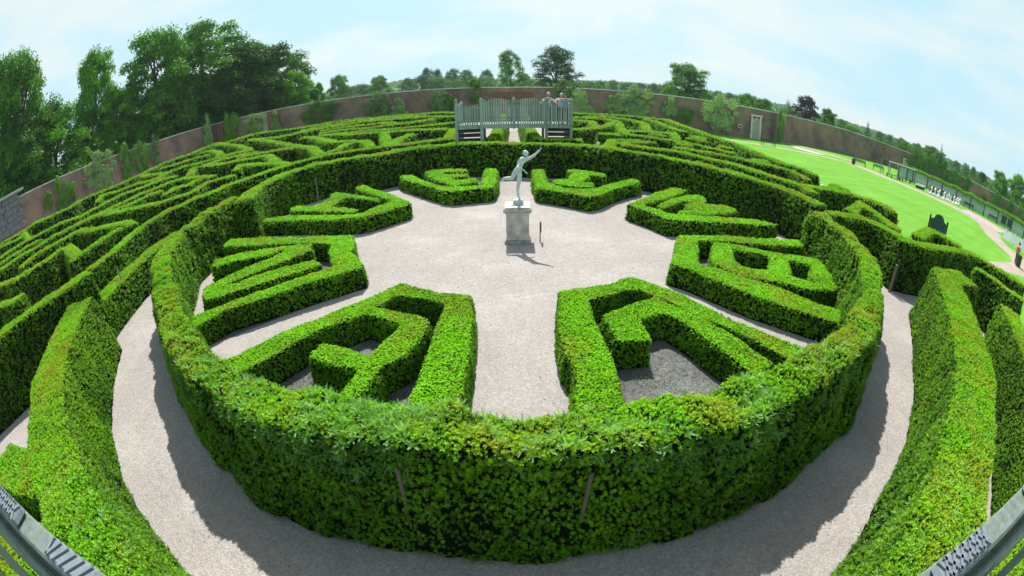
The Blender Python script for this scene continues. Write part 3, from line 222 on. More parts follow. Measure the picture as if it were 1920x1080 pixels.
M_YEW = leaf_mat('yew_leaves', (.015, .058, .008), (.25, .60, .008), (.36, .27, .03), .45, .24, brown_lo=.52)
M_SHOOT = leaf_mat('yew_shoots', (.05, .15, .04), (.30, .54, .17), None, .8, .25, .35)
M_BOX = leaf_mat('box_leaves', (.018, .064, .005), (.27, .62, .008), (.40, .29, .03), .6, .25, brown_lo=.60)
M_BODY = body_mat('hedge_inner_painted_shade', (.002, .004, .0015), (.006, .014, .003))  # hedge core coloured near black, painting the deep shade between leaves
M_TWIG = solid('twig_bark', (.06, .045, .03), .9)
M_BARK = solid('tree_bark', (.085, .07, .05), .9, bumpd=.03, bscale=6)
TREEMAT = {'broadleaf': leaf_mat('lime_tree_leaves', (.012, .050, .004), (.11, .31, .010), None, .16, .40, .5, topw=False),
    'lightgreen': leaf_mat('light_lime_leaves', (.03, .10, .012), (.10, .30, .02), None, .2, .35, .5, topw=False),
    'cedar': leaf_mat('cedar_leaves', (.008, .032, .010), (.03, .10, .02), None, .2, .15, .5, topw=False),
    'conifer': leaf_mat('conifer_leaves', (.012, .04, .018), (.035, .085, .03), None, .2, .1, .5, topw=False),
    'willow': leaf_mat('willow_leaves', (.06, .13, .03), (.14, .26, .05), None, .3, .35, topw=False),
    'copper': leaf_mat('copper_beech_leaves', (.022, .014, .020), (.07, .04, .05), None, .3, .15, topw=False),
    'far': leaf_mat('parkland_tree_leaves', (.025, .085, .025), (.08, .20, .04), None, .08, .25, .6, topw=False),
    'fardark': leaf_mat('distant_copper_leaves', (.03, .025, .04), (.06, .045, .07), None, .1, .15, .6, topw=False),
    'climb0': leaf_mat('climber_leaves', (.02, .08, .010), (.16, .36, .05), None, .9, .3, .3, topw=False),
    'climb1': leaf_mat('flowering_climber_leaves', (.02, .07, .012), (.34, .52, .19), None, 1.3, .25, .4, topw=False),
    'climb2': leaf_mat('yellow_green_climber_leaves', (.08, .20, .015), (.22, .42, .03), None, .9, .4, .4, topw=False)}
def gravel_mat(name, a, b, speck, scale=1.0, stain=.12):
    m, nt, o = mat(name); L = nt.links.new; p = N(nt, 'ShaderNodeBsdfPrincipled'); p.inputs['Roughness'].default_value = .95; p.inputs['Specular IOR Level'].default_value = .15
    v = N(nt, 'ShaderNodeTexVoronoi'); v.inputs['Scale'].default_value = 42/scale; g = N(nt, 'ShaderNodeNewGeometry'); L(g.outputs['Position'], v.inputs['Vector'])
    c = ramp(nt, noise_n(nt, .45, 7, .72), [(.32, tuple(q*.90 for q in a)), (.5, a), (.68, b)])
    bw = N(nt, 'ShaderNodeSeparateColor'); L(v.outputs['Color'], bw.inputs[0])
    s = ramp(nt, bw.outputs[0], [(0, (speck, speck, speck)), (.5, (.9, .9, .9)), (1, (1.22, 1.2, 1.18))])
    c2 = mixc(nt, .8, c, s, 'MULTIPLY')
    f = ramp(nt, noise_n(nt, 7, 5, .7), [(.3, (1-stain,)*3), (.7, (1+stain*.6,)*3)]); c3 = mixc(nt, 1, c2, f, 'MULTIPLY')
    L(c3, p.inputs['Base Color']); L(bump(nt, v.outputs['Distance'], .012*scale, .7), p.inputs['Normal']); L(p.outputs[0], o.inputs[0]); return m
M_PATH = gravel_mat('hoggin_path', (.345, .315, .298), (.415, .382, .362), .76, 1, .10)
M_BED = gravel_mat('grey_gravel', (.13, .13, .128), (.22, .22, .215), .45, 1.3, .25)
M_TARMAC = gravel_mat('sandy_path', (.36, .30, .25), (.42, .36, .30), .85, 1, .08)
def lawn_mat():
    m, nt, o = mat('lawn_grass'); L = nt.links.new; p = N(nt, 'ShaderNodeBsdfPrincipled'); p.inputs['Roughness'].default_value = .9; p.inputs['Specular IOR Level'].default_value = .1
    c = ramp(nt, noise_n(nt, .25, 6, .7), [(.3, (.10, .27, .024)), (.7, (.16, .37, .045))])
    wv = N(nt, 'ShaderNodeTexWave', wave_type='BANDS', bands_direction='X'); wv.inputs['Scale'].default_value = .18; wv.inputs['Distortion'].default_value = .6; mpn = N(nt, 'ShaderNodeMapping'); mpn.inputs['Rotation'].default_value = (0, 0, R(70))
    g = N(nt, 'ShaderNodeNewGeometry'); L(g.outputs['Position'], mpn.inputs[0]); L(mpn.outputs[0], wv.inputs['Vector'])
    c2 = mixc(nt, 1, c, ramp(nt, wv.outputs[0], [(0, (.97, .97, .97)), (1, (1.03, 1.03, 1.03))]), 'MULTIPLY')
    c3 = mixc(nt, 1, c2, ramp(nt, noise_n(nt, 9, 4, .7), [(.3, (.8, .8, .8)), (.7, (1.15, 1.15, 1.1))]), 'MULTIPLY')
    L(c3, p.inputs['Base Color']); L(bump(nt, noise_n(nt, 60, 3), .02), p.inputs['Normal']); L(p.outputs[0], o.inputs[0]); return m
M_LAWN = lawn_mat()
def brick_mat():
    m, nt, o = mat('old_brick_wall'); L = nt.links.new; p = N(nt, 'ShaderNodeBsdfPrincipled'); p.inputs['Roughness'].default_value = .92; p.inputs['Specular IOR Level'].default_value = .2
    uv = N(nt, 'ShaderNodeUVMap'); b = N(nt, 'ShaderNodeTexBrick'); b.offset = .5
    for k, v in (('Scale', 1), ('Mortar Size', .012), ('Brick Width', .23), ('Row Height', .077), ('Bias', -.2)): b.inputs[k].default_value = v
    b.inputs['Color1'].default_value = (.28, .155, .12, 1); b.inputs['Color2'].default_value = (.20, .15, .13, 1); b.inputs['Mortar'].default_value = (.26, .24, .21, 1)
    L(uv.outputs[0], b.inputs['Vector'])
    st = ramp(nt, noise_n(nt, .35, 6, .7), [(.35, (.55, .55, .60)), (.52, (.95, .9, .86)), (.68, (1.35, 1.12, 1.0))])
    c = mixc(nt, 1, b.outputs[0], st, 'MULTIPLY')
    li = ramp(nt, noise_n(nt, 1.6, 7, .75), [(.60, (0, 0, 0)), (.74, (.8, .8, .8))]); c = mixc(nt, li, c, (.33, .32, .30))
    c = mixc(nt, ramp(nt, noise_n(nt, 5, 3, .6), [(.64, (0, 0, 0)), (.74, (.5, .5, .5))]), c, (.06, .065, .05))
    L(c, p.inputs['Base Color']); L(bump(nt, b.outputs['Fac'], .01, -.6), p.inputs['Normal']); L(p.outputs[0], o.inputs[0]); return m
M_BRICK = brick_mat()
M_REDB = solid('red_brick_pier', (.20, .085, .062), .9, .35, 4)
M_COPE = solid('coping_stone', (.62, .64, .62), .9, .25, 1.5)
M_STONE = solid('weathered_limestone', (.52, .49, .43), .85, .3, 4, bumpd=.01)
M_STONE2 = solid('lichened_limestone', (.32, .32, .28), .9, .5, 9, bumpd=.02)
M_PIER = solid('dark_pier_stone', (.15, .155, .17), .9, .4, 3, bumpd=.02)
M_BRONZE = solid('verdigris_lead', (.46, .54, .53), .5, .32, 9, metal=.0, bumpd=.006, bscale=25)
def wood_mat(name, a, b, moss=None, mlo=.55):
    m, nt, o = mat(name); L = nt.links.new; p = N(nt, 'ShaderNodeBsdfPrincipled'); p.inputs['Roughness'].default_value = .8
    oi = N(nt, 'ShaderNodeObjectInfo').outputs['Random']; tcn = N(nt, 'ShaderNodeTexCoord'); mpn = N(nt, 'ShaderNodeMapping'); mpn.inputs['Scale'].default_value = (1, 1, .08); L(tcn.outputs['Object'], mpn.inputs[0])
    n = noise_n(nt, 26, 6, .7, vec=mpn.outputs[0]); ad = N(nt, 'ShaderNodeMath', operation='MULTIPLY_ADD'); ad.inputs[1].default_value = .5; L(oi, ad.inputs[0]); L(n, ad.inputs[2])
    c = ramp(nt, ad.outputs[0], [(.35, a), (.95, b)])
    if moss: c = mixc(nt, ramp(nt, noise_n(nt, 2.2, 6, .7), [(mlo, (0, 0, 0)), (mlo+.14, (.85, .85, .85))]), c, moss)
    L(c, p.inputs['Base Color']); L(bump(nt, n, .006), p.inputs['Normal']); L(p.outputs[0], o.inputs[0]); return m
M_OAK = wood_mat('weathered_oak', (.15, .20, .18), (.36, .43, .39), (.10, .13, .03), .60)
M_RAIL = wood_mat('silvered_oak_rail', (.075, .10, .085), (.21, .26, .23), (.05, .08, .02), .60)
M_PAD = wood_mat('worn_oak_carving', (.06, .075, .085), (.17, .20, .23))
M_DECK = wood_mat('mossy_deck', (.14, .17, .06), (.30, .33, .12), (.16, .22, .03), .45)
M_DARKW = wood_mat('dark_timber', (.02, .022, .02), (.06, .06, .055))
M_STAKE = wood_mat('stake_wood', (.08, .065, .045), (.18, .155, .11))
M_WIRE = solid('galvanised_wire', (.30, .31, .31), .4, .2, metal=.6)
M_FENCE = wood_mat('grey_green_fence', (.20, .29, .275), (.40, .49, .465))
M_DGREEN = solid('dark_green_paint', (.018, .032, .03), .45, .2)
M_BOARD = solid('slate_green_board', (.035, .06, .065), .35, .2)
M_WHITE = solid('white_paint', (.75, .75, .73), .5, .08)
M_BLACK = solid('black_plastic', (.02, .02, .02), .4, .2)
M_SKIN = solid('skin', (.45, .26, .18), .6, .1)
M_WSHIRT = solid('white_shirt', (.70, .72, .78), .8, .1)
M_BSHIRT = solid('blue_shirt', (.30, .42, .70), .8, .1)
M_RED = solid('red_top', (.55, .03, .05), .8, .1)
M_JEANS = solid('dark_trousers', (.04, .05, .09), .9, .2)
M_HAIRW = solid('white_hair', (.55, .53, .50), .8, .1)
M_HAIRD = solid('dark_hair', (.05, .03, .02), .7, .2)
M_MATG = solid('game_mat_grey', (.42, .42, .42), .7, .1)
M_MATR = solid('game_mat_red', (.50, .16, .16), .7, .1)

# ---------------------------------------------------------------- ground
def inpoly(x, y, poly):
    x = np.asarray(x); y = np.asarray(y); c = np.zeros(x.shape, bool); n = len(poly)
    for i in range(n):
        x0, y0 = poly[i]; x1, y1 = poly[(i+1) % n]
        k = ((y0 > y) != (y1 > y)) & (x < (x1-x0)*(y-y0)/(y1-y0+1e-12)+x0); c ^= k
    return c
xs = np.unique(np.concatenate([-np.geomspace(60, 3000, 16)[::-1], np.arange(-60, 62, 2.0), np.geomspace(62, 3000, 16)])); ys = xs+20
X, Y = np.meshgrid(xs, ys); nx, ny = len(xs), len(ys)
V = np.stack([X.ravel(), Y.ravel(), gz(X.ravel(), 0)], 1)
idx = np.arange(nx*ny).reshape(ny, nx); F = np.stack([idx[:-1, :-1], idx[:-1, 1:], idx[1:, 1:], idx[1:, :-1]], -1).reshape(-1, 4)
tag(link('grass_ground', mesh_np('grass_ground', V, F), M_LAWN), kind='structure')
def sheet(name, poly, mat_, dz, kind='structure', parent=None, sub=0):
    bm = bmesh.new(); vs_ = [bm.verts.new((x, y, dz)) for x, y in poly]; f = bm.faces.new(vs_)
    if f.normal.z < 0 or (f.normal_update() or f.normal.z < 0): f.normal_flip()
    bmesh.ops.triangulate(bm, faces=list(bm.faces)); me = bpy.data.meshes.new(name); bm.to_mesh(me); bm.free()
    o = link(name, me, mat_, parent)
    if kind: o['kind'] = kind
    return o
# maze floor: gravel grid following the ground
xs = np.concatenate([np.arange(-46, -12, 2.0), [-12, 0, 8, 16.6]]); ys = np.array([-6, 0, 6, 12, 20, 30, 40, 52.0])
X, Y = np.meshgrid(xs, ys); nx, ny = len(xs), len(ys); V = np.stack([X.ravel(), Y.ravel(), gz(X.ravel(), 0)+.004], 1)
idx = np.arange(nx*ny).reshape(ny, nx); F = np.stack([idx[:-1, :-1], idx[:-1, 1:], idx[1:, 1:], idx[1:, :-1]], -1).reshape(-1, 4)
tag(link('maze_path', mesh_np('maze_path', V, F), M_PATH), kind='structure')

# ---------------------------------------------------------------- leafy sprigs and the node group that clothes a hedge with them
def leaf_quads(rs, n, length, width, spread, lift, fold=.25):
    V, F = [], []
    for i in range(n):
        t = i/n; base = Vector((0, 0, .02+t*.75*length)); a = 2.4*i+rs.uniform(-.4, .4)
        d = Vector((math.cos(a)*spread, math.sin(a)*spread, lift+rs.uniform(-.2, .3))).normalized()
        s = d.cross(Vector((0, 0, 1))).normalized(); u = s.cross(d); l = length*.62*rs.uniform(.75, 1.15); w_ = width*rs.uniform(.8, 1.2); k = len(V)
        tip = base+d*l; mid = base+d*l*.5
        V += [tuple(base), tuple(mid+s*w_+u*fold*w_), tuple(tip), tuple(mid-s*w_+u*fold*w_)]; F.append((k, k+1, k+2, k+3))
    return V, F
def sprig(name, seed, kind):
    rs = random.Random(seed)
    if kind == 'clip': V, F = leaf_quads(rs, 12, 1.0, .11, .95, .5)
    elif kind == 'box': V, F = leaf_quads(rs, 9, .85, .24, 1.0, .35)
    else:   # loose yew shoot: a spray of five short stems, each feathered with narrow needles
        V, F = [], []
        for sidx in range(5):
            a = sidx*1.26+rs.uniform(-.3, .3); out_ = Vector((math.cos(a), math.sin(a), 0)); dirv = (out_*.75+Vector((0, 0, .8))).normalized(); side = dirv.cross(out_.cross(Vector((0, 0, 1)))+Vector((0, 0, .01))).normalized(); side = dirv.cross(Vector((0, 0, 1))).normalized()
            for j in range(8):
                p = dirv*(.10+j*.11); l = .24*(1-.06*j)
                for sg in (-1, 1):
                    nd = (side*sg+dirv*.8+Vector((0, 0, .25))).normalized(); w_ = dirv*.05; k = len(V)
                    V += [tuple(p-w_), tuple(p+w_), tuple(p+nd*l)]; F.append((k, k+1, k+2))
    me = bpy.data.meshes.new(name); me.from_pydata(V, [], F); return bpy.data.objects.new(name, me)
def sprigs(kind, m): 
    r = []
    for i in range(3):
        o = sprig('leaf_sprig', 11+i*7+len(kind), kind); o.data.materials.append(m); r.append(o)
    return r
def clothe_group(name, objs, smin=.7, smax=1.35):
    ng = bpy.data.node_groups.new(name, 'GeometryNodeTree')
    ng.interface.new_socket('Geometry', in_out='INPUT', socket_type='NodeSocketGeometry'); ng.interface.new_socket('Geometry', in_out='OUTPUT', socket_type='NodeSocketGeometry')
    gi = N(ng, 'NodeGroupInput'); go = N(ng, 'NodeGroupOutput'); L = ng.links.new
    def attr(nm, t='FLOAT'):
        n = N(ng, 'GeometryNodeInputNamedAttribute', data_type=t); n.inputs['Name'].default_value = nm; return n.outputs['Attribute']
    dp = N(ng, 'GeometryNodeDistributePointsOnFaces', distribute_method='RANDOM'); L(gi.outputs[0], dp.inputs['Mesh']); L(attr('dens'), dp.inputs['Density'])
    jn = N(ng, 'GeometryNodeJoinGeometry')
    for o in objs:
        oi = N(ng, 'GeometryNodeObjectInfo'); oi.inputs['Object'].default_value = o; oi.inputs['As Instance'].default_value = True; L(oi.outputs['Geometry'], jn.inputs[0])
    ip = N(ng, 'GeometryNodeInstanceOnPoints'); L(dp.outputs['Points'], ip.inputs['Points']); L(jn.outputs[0], ip.inputs['Instance']); ip.inputs['Pick Instance'].default_value = True
    al = N(ng, 'FunctionNodeAlignRotationToVector', axis='Z'); L(attr('grow', 'FLOAT_VECTOR'), al.inputs['Vector']); L(al.outputs[0], ip.inputs['Rotation'])
    rv = N(ng, 'FunctionNodeRandomValue', data_type='FLOAT'); rv.inputs[2].default_value = smin; rv.inputs[3].default_value = smax
    ml = N(ng, 'ShaderNodeMath', operation='MULTIPLY'); L(rv.outputs[1], ml.inputs[0]); L(attr('scl'), ml.inputs[1]); L(ml.outputs[0], ip.inputs['Scale'])
    rr = N(ng, 'FunctionNodeRandomValue', data_type='FLOAT_VECTOR'); rr.inputs[0].default_value = (-.75, -.75, 0); rr.inputs[1].default_value = (.75, .75, 6.28)
    ri = N(ng, 'GeometryNodeRotateInstances'); L(ip.outputs[0], ri.inputs['Instances']); L(rr.outputs[0], ri.inputs['Rotation'])
    sa = N(ng, 'GeometryNodeStoreNamedAttribute', data_type='FLOAT', domain='INSTANCE'); sa.inputs['Name'].default_value = 'topness'; L(ri.outputs[0], sa.inputs['Geometry']); L(attr('top'), sa.inputs['Value'])
    L(sa.outputs[0], go.inputs[0])
    return ng
NG_YEW = clothe_group('yew_clothing', sprigs('clip', M_YEW)); NG_BOX = clothe_group('box_clothing', sprigs('box', M_BOX)); NG_SHOOT = clothe_group('yew_loose_shoots', sprigs('shoot', M_SHOOT), .5, 2.0)

def offset_poly(pts, w):
    P = [Vector((p[0], p[1])) for p in pts]; Lf, Rt = [], []
    for i, p in enumerate(P):
        d0 = (p-P[i-1]).normalized() if i > 0 else None; d1 = (P[i+1]-p).normalized() if i < len(P)-1 else None
        if d0 is None: d0 = d1
        if d1 is None: d1 = d0
        t = (d0+d1); t = t.normalized() if t.length > .2 else d1; n = Vector((-t.y, t.x)); c = max(.55, abs(n.dot(Vector((-d1.y, d1.x)))))
        Lf.append(p+n*w/2/c); Rt.append(p-n*w/2/c)
    return Lf, Rt
def hedge_solid(bm, poly, z0, z1, flare):
    """closed prism from polygon outline; foot slightly wider"""
    c = Vector((sum(p[0] for p in poly)/len(poly), sum(p[1] for p in poly)/len(poly))); n = len(poly)
    b = [bm.verts.new((p[0], p[1], z0)) for p in poly]; t = [bm.verts.new((p[0], p[1], z1)) for p in poly]
    try:
        bm.faces.new(list(reversed(b))); bm.faces.new(t)
    except ValueError: return
    for i in range(n): bm.faces.new((b[i], b[(i+1) % n], t[(i+1) % n], t[i]))
def hsh(t): return zlib.crc32(t.encode())
def remesh(bm, vox, smooth=2):
    bmesh.ops.triangulate(bm, faces=[f for f in bm.faces if len(f.verts) > 4]); bmesh.ops.recalc_face_normals(bm, faces=bm.faces)
    me = bpy.data.meshes.new('t'); bm.to_mesh(me); bm.free(); o = bpy.data.objects.new('t', me); COL.objects.link(o)
    md = o.modifiers.new('r', 'REMESH'); md.mode = 'VOXEL'; md.voxel_size = vox; md.adaptivity = 0
    sm = o.modifiers.new('s', 'SMOOTH'); sm.factor = .5; sm.iterations = smooth
    dg = bpy.context.evaluated_depsgraph_get(); e = o.evaluated_get(dg); m2 = bpy.data.meshes.new_from_object(e); bpy.data.objects.remove(o); bpy.data.meshes.remove(me)
    return m2
CAMP = np.array([0, 0, CAMZ])
def finish_hedge(me, name, label, group, ng, k, h, amp, loose=0, smin=.038, kd=.0039, frac=1.0, cat='hedge', flare=None):
    n = len(me.vertices); V = np.empty(n*3, np.float32); me.vertices.foreach_get('co', V); V = V.reshape(-1, 3).astype(float)
    nr = np.empty(n*3, np.float32); me.vertices.foreach_get('normal', nr); nr = nr.reshape(-1, 3).astype(float)
    sh = (hsh(name+label) % 97)*.37
    d = -.03+vnoise(V+sh, 1.1)*amp*.9+vnoise(V+sh, 3.3)*amp*.7+vnoise(V+sh+9, 7.5)*amp*.55
    V2 = V+nr*d[:, None]; foot = np.clip(1-V[:, 2]/max(h, .1), 0, 1); V2[:, :2] += nr[:, :2]*((foot*.18-.03)*min(1, h/1.7) if flare is None else foot*flare-.03)[:, None]
    V2[:, 2] += gz(V2[:, 0], 0)
    me.vertices.foreach_set('co', V2.astype(np.float32).ravel()); me.update()
    dist = np.linalg.norm(V2-CAMP, axis=1); scl = np.maximum(smin, kd*dist)
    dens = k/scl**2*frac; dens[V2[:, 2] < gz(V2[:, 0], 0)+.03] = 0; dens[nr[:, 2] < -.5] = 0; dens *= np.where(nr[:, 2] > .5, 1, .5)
    # sides thinned so the near-black core shows as shade, plus holes low down
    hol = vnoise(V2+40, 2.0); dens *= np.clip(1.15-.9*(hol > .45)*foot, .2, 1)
    for nm, a in (('dens', dens), ('scl', scl*np.where(nr[:, 2] > .5, 1.1, 1.3)), ('top', np.clip((nr[:, 2]-.2)/.6, 0, 1)*.72+.28*(1-.6*foot))):  # top: newer growth tone above, sides and foot coloured darker as painted shade
        at = me.attributes.new(nm, 'FLOAT', 'POINT'); at.data.foreach_set('value', a.astype(np.float32))
    gd = nr.copy(); gd[:, 2] += 1.25; gd /= np.linalg.norm(gd, axis=1)[:, None]+1e-9
    at = me.attributes.new('grow', 'FLOAT_VECTOR', 'POINT'); at.data.foreach_set('vector', gd.astype(np.float32).ravel())
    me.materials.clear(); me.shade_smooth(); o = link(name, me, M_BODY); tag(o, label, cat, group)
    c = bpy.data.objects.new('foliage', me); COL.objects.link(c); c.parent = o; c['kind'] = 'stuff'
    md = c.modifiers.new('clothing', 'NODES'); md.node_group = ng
    return o
def vox_for(pts, lo=.045):
    d = min(math.hypot(p[0], p[1]) for p in pts); return min(.10, max(lo, .0045*d))
NHEDGE = {}
HG = 'clipped yew hedges of the maze'
def line_hedge(k, label, h, w_, pts, ng=NG_YEW, amp=.035, **kw):
    bm = bmesh.new(); Lf, Rt = offset_poly(pts, w_); h2 = h+(hsh(k) % 7-3)*.008
    for i in range(len(pts)-1):
        hedge_solid(bm, [Rt[i], Rt[i+1], Lf[i+1], Lf[i]], -.08, h2, 0)
    for i in range(1, len(pts)-1):   # fill joints
        c = pts[i]; hedge_solid(bm, [(c[0]+w_*.46*math.cos(a*math.pi/4), c[1]+w_*.46*math.sin(a*math.pi/4)) for a in range(8)], -.08, h2-.004, 0)
    me = remesh(bm, vox_for(pts), kw.pop('smooth', 3)); me.name = 'hedge'
    o = finish_hedge(me, 'hedge', label, kw.pop('group', HG), ng, kw.pop('k', 1.8), h, amp, **kw); NHEDGE[k] = o
    return o
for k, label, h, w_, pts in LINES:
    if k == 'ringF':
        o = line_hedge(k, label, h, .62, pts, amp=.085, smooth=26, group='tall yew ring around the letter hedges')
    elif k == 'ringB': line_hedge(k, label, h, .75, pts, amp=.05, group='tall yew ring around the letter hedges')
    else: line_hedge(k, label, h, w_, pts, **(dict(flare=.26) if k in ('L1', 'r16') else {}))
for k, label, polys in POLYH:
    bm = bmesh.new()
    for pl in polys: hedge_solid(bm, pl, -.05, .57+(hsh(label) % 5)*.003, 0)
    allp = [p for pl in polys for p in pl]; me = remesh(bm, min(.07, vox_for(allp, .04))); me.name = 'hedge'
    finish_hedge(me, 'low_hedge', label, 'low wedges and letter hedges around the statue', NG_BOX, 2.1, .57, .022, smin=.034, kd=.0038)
# loose long shoots on the front ring hedge: a second clothing on the same hedge
def add_shoots(o, fn, size):
    me = o.data; n = len(me.vertices); V = np.empty(n*3, np.float32); me.vertices.foreach_get('co', V); V = V.reshape(-1, 3); nr = np.empty(n*3, np.float32); me.vertices.foreach_get('normal', nr); nr = nr.reshape(-1, 3)
    d2 = fn(V, nr).astype(np.float32)
    a = me.attributes.new('dens2', 'FLOAT', 'POINT'); a.data.foreach_set('value', d2); a = me.attributes.new('scl2', 'FLOAT', 'POINT'); a.data.foreach_set('value', np.full(n, size, np.float32)*np.maximum(1, np.linalg.norm(V-CAMP, axis=1)/9).astype(np.float32))
_g = NG_SHOOT
for nd in _g.nodes:
    if nd.bl_idname == 'GeometryNodeInputNamedAttribute':
        nm = nd.inputs['Name'].default_value; nd.inputs['Name'].default_value = {'dens': 'dens2', 'scl': 'scl2'}.get(nm, nm)
def shoots_part(o):
    c = bpy.data.objects.new('loose_shoots', o.data); COL.objects.link(c); c.parent = o; c['kind'] = 'stuff'
    md = c.modifiers.new('shoots', 'NODES'); md.node_group = NG_SHOOT
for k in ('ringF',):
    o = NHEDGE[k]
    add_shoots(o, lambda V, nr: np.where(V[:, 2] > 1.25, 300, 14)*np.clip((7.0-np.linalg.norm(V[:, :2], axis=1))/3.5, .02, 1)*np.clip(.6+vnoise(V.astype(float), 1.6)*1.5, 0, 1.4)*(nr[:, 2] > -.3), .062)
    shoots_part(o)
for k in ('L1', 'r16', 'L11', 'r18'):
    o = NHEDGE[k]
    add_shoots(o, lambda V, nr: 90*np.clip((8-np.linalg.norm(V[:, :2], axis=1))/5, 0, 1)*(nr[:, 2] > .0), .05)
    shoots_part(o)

# gravel inside the wedges
for (k, label, polys) in POLYH:
    if k[0] == 'v':
        c = Vector((0, 12.4)); pts = [Vector(p) for pl in polys for p in pl]
        # hull of the wedge
        P_ = sorted((p.x, p.y) for p in pts)
        def half(Q):
            h_ = []
            for q in Q:
                while len(h_) > 1 and (h_[-1][0]-h_[-2][0])*(q[1]-h_[-2][1])-(h_[-1][1]-h_[-2][1])*(q[0]-h_[-2][0]) <= 0: h_.pop()
                h_.append(q)
            return h_
        hull = half(P_)[:-1]+half(P_[::-1])[:-1]; cx = sum(p[0] for p in hull)/len(hull); cy = sum(p[1] for p in hull)/len(hull)
        sheet('gravel_bed', [(cx+(x-cx)*.96, cy+(y-cy)*.96) for x, y in hull], M_BED, .008)

# pebbles along the path edges
def pebbles():
    rs = np.random.default_rng(5); V = []; F = []
    base = np.array([(1, 0, 0), (-.5, .87, 0), (-.5, -.87, 0), (.2, .1, .7)]); fb = np.array([(0, 1, 3), (1, 2, 3), (2, 0, 3)])
    pts = []
    ring = [p for p in LINES if p[0] == 'ringF'][0][4]; 
    def along(pts_, off, spread, n):
        Pp = np.array(pts_); seg = np.linalg.norm(Pp[1:]-Pp[:-1], axis=1); cs = np.concatenate([[0], np.cumsum(seg)])
        for t in rs.random(n)*cs[-1]:
            i = min(np.searchsorted(cs, t)-1, len(seg)-1); i = max(i, 0); f = (t-cs[i])/seg[i]; p = Pp[i]*(1-f)+Pp[i+1]*f; d = (Pp[i+1]-Pp[i])/seg[i]; nn = np.array([d[1], -d[0]])
            yield p+nn*(off+abs(rs.normal())*spread)
    pts += list(along(ring, .52, .12, 1500)); pts += list(along(ring, -.52, -.1, 500))
    L1 = [p for p in LINES if p[0] == 'L1'][0][4]; r16 = [p for p in LINES if p[0] == 'r16'][0][4]
    pts += list(along(L1, -.66, -.1, 900)); pts += list(along(r16, .62, .1, 900))
    pts += list(rs.random((900, 2))*np.array([24, 22])+np.array([-12, 1]))
    for p in pts:
        s = rs.uniform(.008, .022); a = rs.random()*6.28; ca, sa = math.cos(a), math.sin(a); b = base*s*np.array([1, rs.uniform(.6, 1), 1]); b = np.stack([b[:, 0]*ca-b[:, 1]*sa+p[0], b[:, 0]*sa+b[:, 1]*ca+p[1], b[:, 2]+.006], 1)
        F.append(fb+len(V)*4); V.append(b)
    return mesh_np('pebbles', np.concatenate(V), np.concatenate(F))
tag(link('pebbles', pebbles(), solid('pebble_stone', (.38, .37, .36), .8, .4, 40)), 'small loose pebbles scattered along the path edges', 'pebbles', kind='stuff')

# stakes that hold the hedges
def stake(x, y, h, lean=(0, 0), r=.03, m=M_STAKE, label='', pair=False):
    t = empty('hedge_stake', (x, y, float(gz(x, y)))); tag(t, label, 'stake', 'stakes supporting the hedges')
    MB().tube([(0, 0, -.1), (lean[0], lean[1], h)], [r, r*.9], 8).build('post', m, t, smooth=False)
    if pair: MB().tube([(-.10, .02, -.1), (lean[0]-.01, lean[1], h*.55)], [r*.8, r*.8], 8).build('brace', m, t)
    return t
stake(-1.15, 2.50, 1.42, (.05, .05), .024, M_STAKE, 'left wooden stake pair in the shaded face of the front ring hedge', True)
stake(.60, 2.46, 1.42, (.06, .05), .024, M_STAKE, 'right wooden stake pair in the shaded face of the front ring hedge', True)
stake(-10.0, 17.6, 1.25, (-.02, 0), .035, M_WIRE, 'grey stake against the ring hedge behind the left letter hedges')
stake(-9.1, 18.6, 1.15, (0, 0), .03, M_WIRE, 'second grey stake against the ring hedge behind the left letter hedges')
stake(-9.3, 4.75, 1.3, (-.3, -.15), .012, M_WIRE, 'thin grey stake leaning on the sunlit hedge at the lower left')
stake(-11.7, 6.9, 1.3, (-.15, -.05), .018, M_WIRE, 'grey stake leaning on the hedge beside the left of the curved path')
stake(-11.6, 8.3, 1.45, (-.2, -.1), .03, M_WIRE, 'pale stake high on the hedge by the left ring end')
stake(13.9, 13.2, 1.3, (.05, 0), .05, M_WIRE, 'grey post in the hedge behind the right end of the ring')
stake(13.5, 11.6, 1.2, (.08, 0), .03, M_WIRE, 'thin grey stake in the hedge behind the right end of the ring')
# gate posts at the end of the right path
t = empty('path_gate_post', (11.9, 8.9, 0), R(20)); tag(t, 'pair of dark timber posts at the end of the curved path on the right', 'gate post')
MB().box(-.045, -.045, 0, .045, .045, .95).build('post', M_STAKE, t, bevel=.008); MB().box(.09, -.04, 0, .17, .04, 1.1).build('post', M_DARKW, t, bevel=.008)
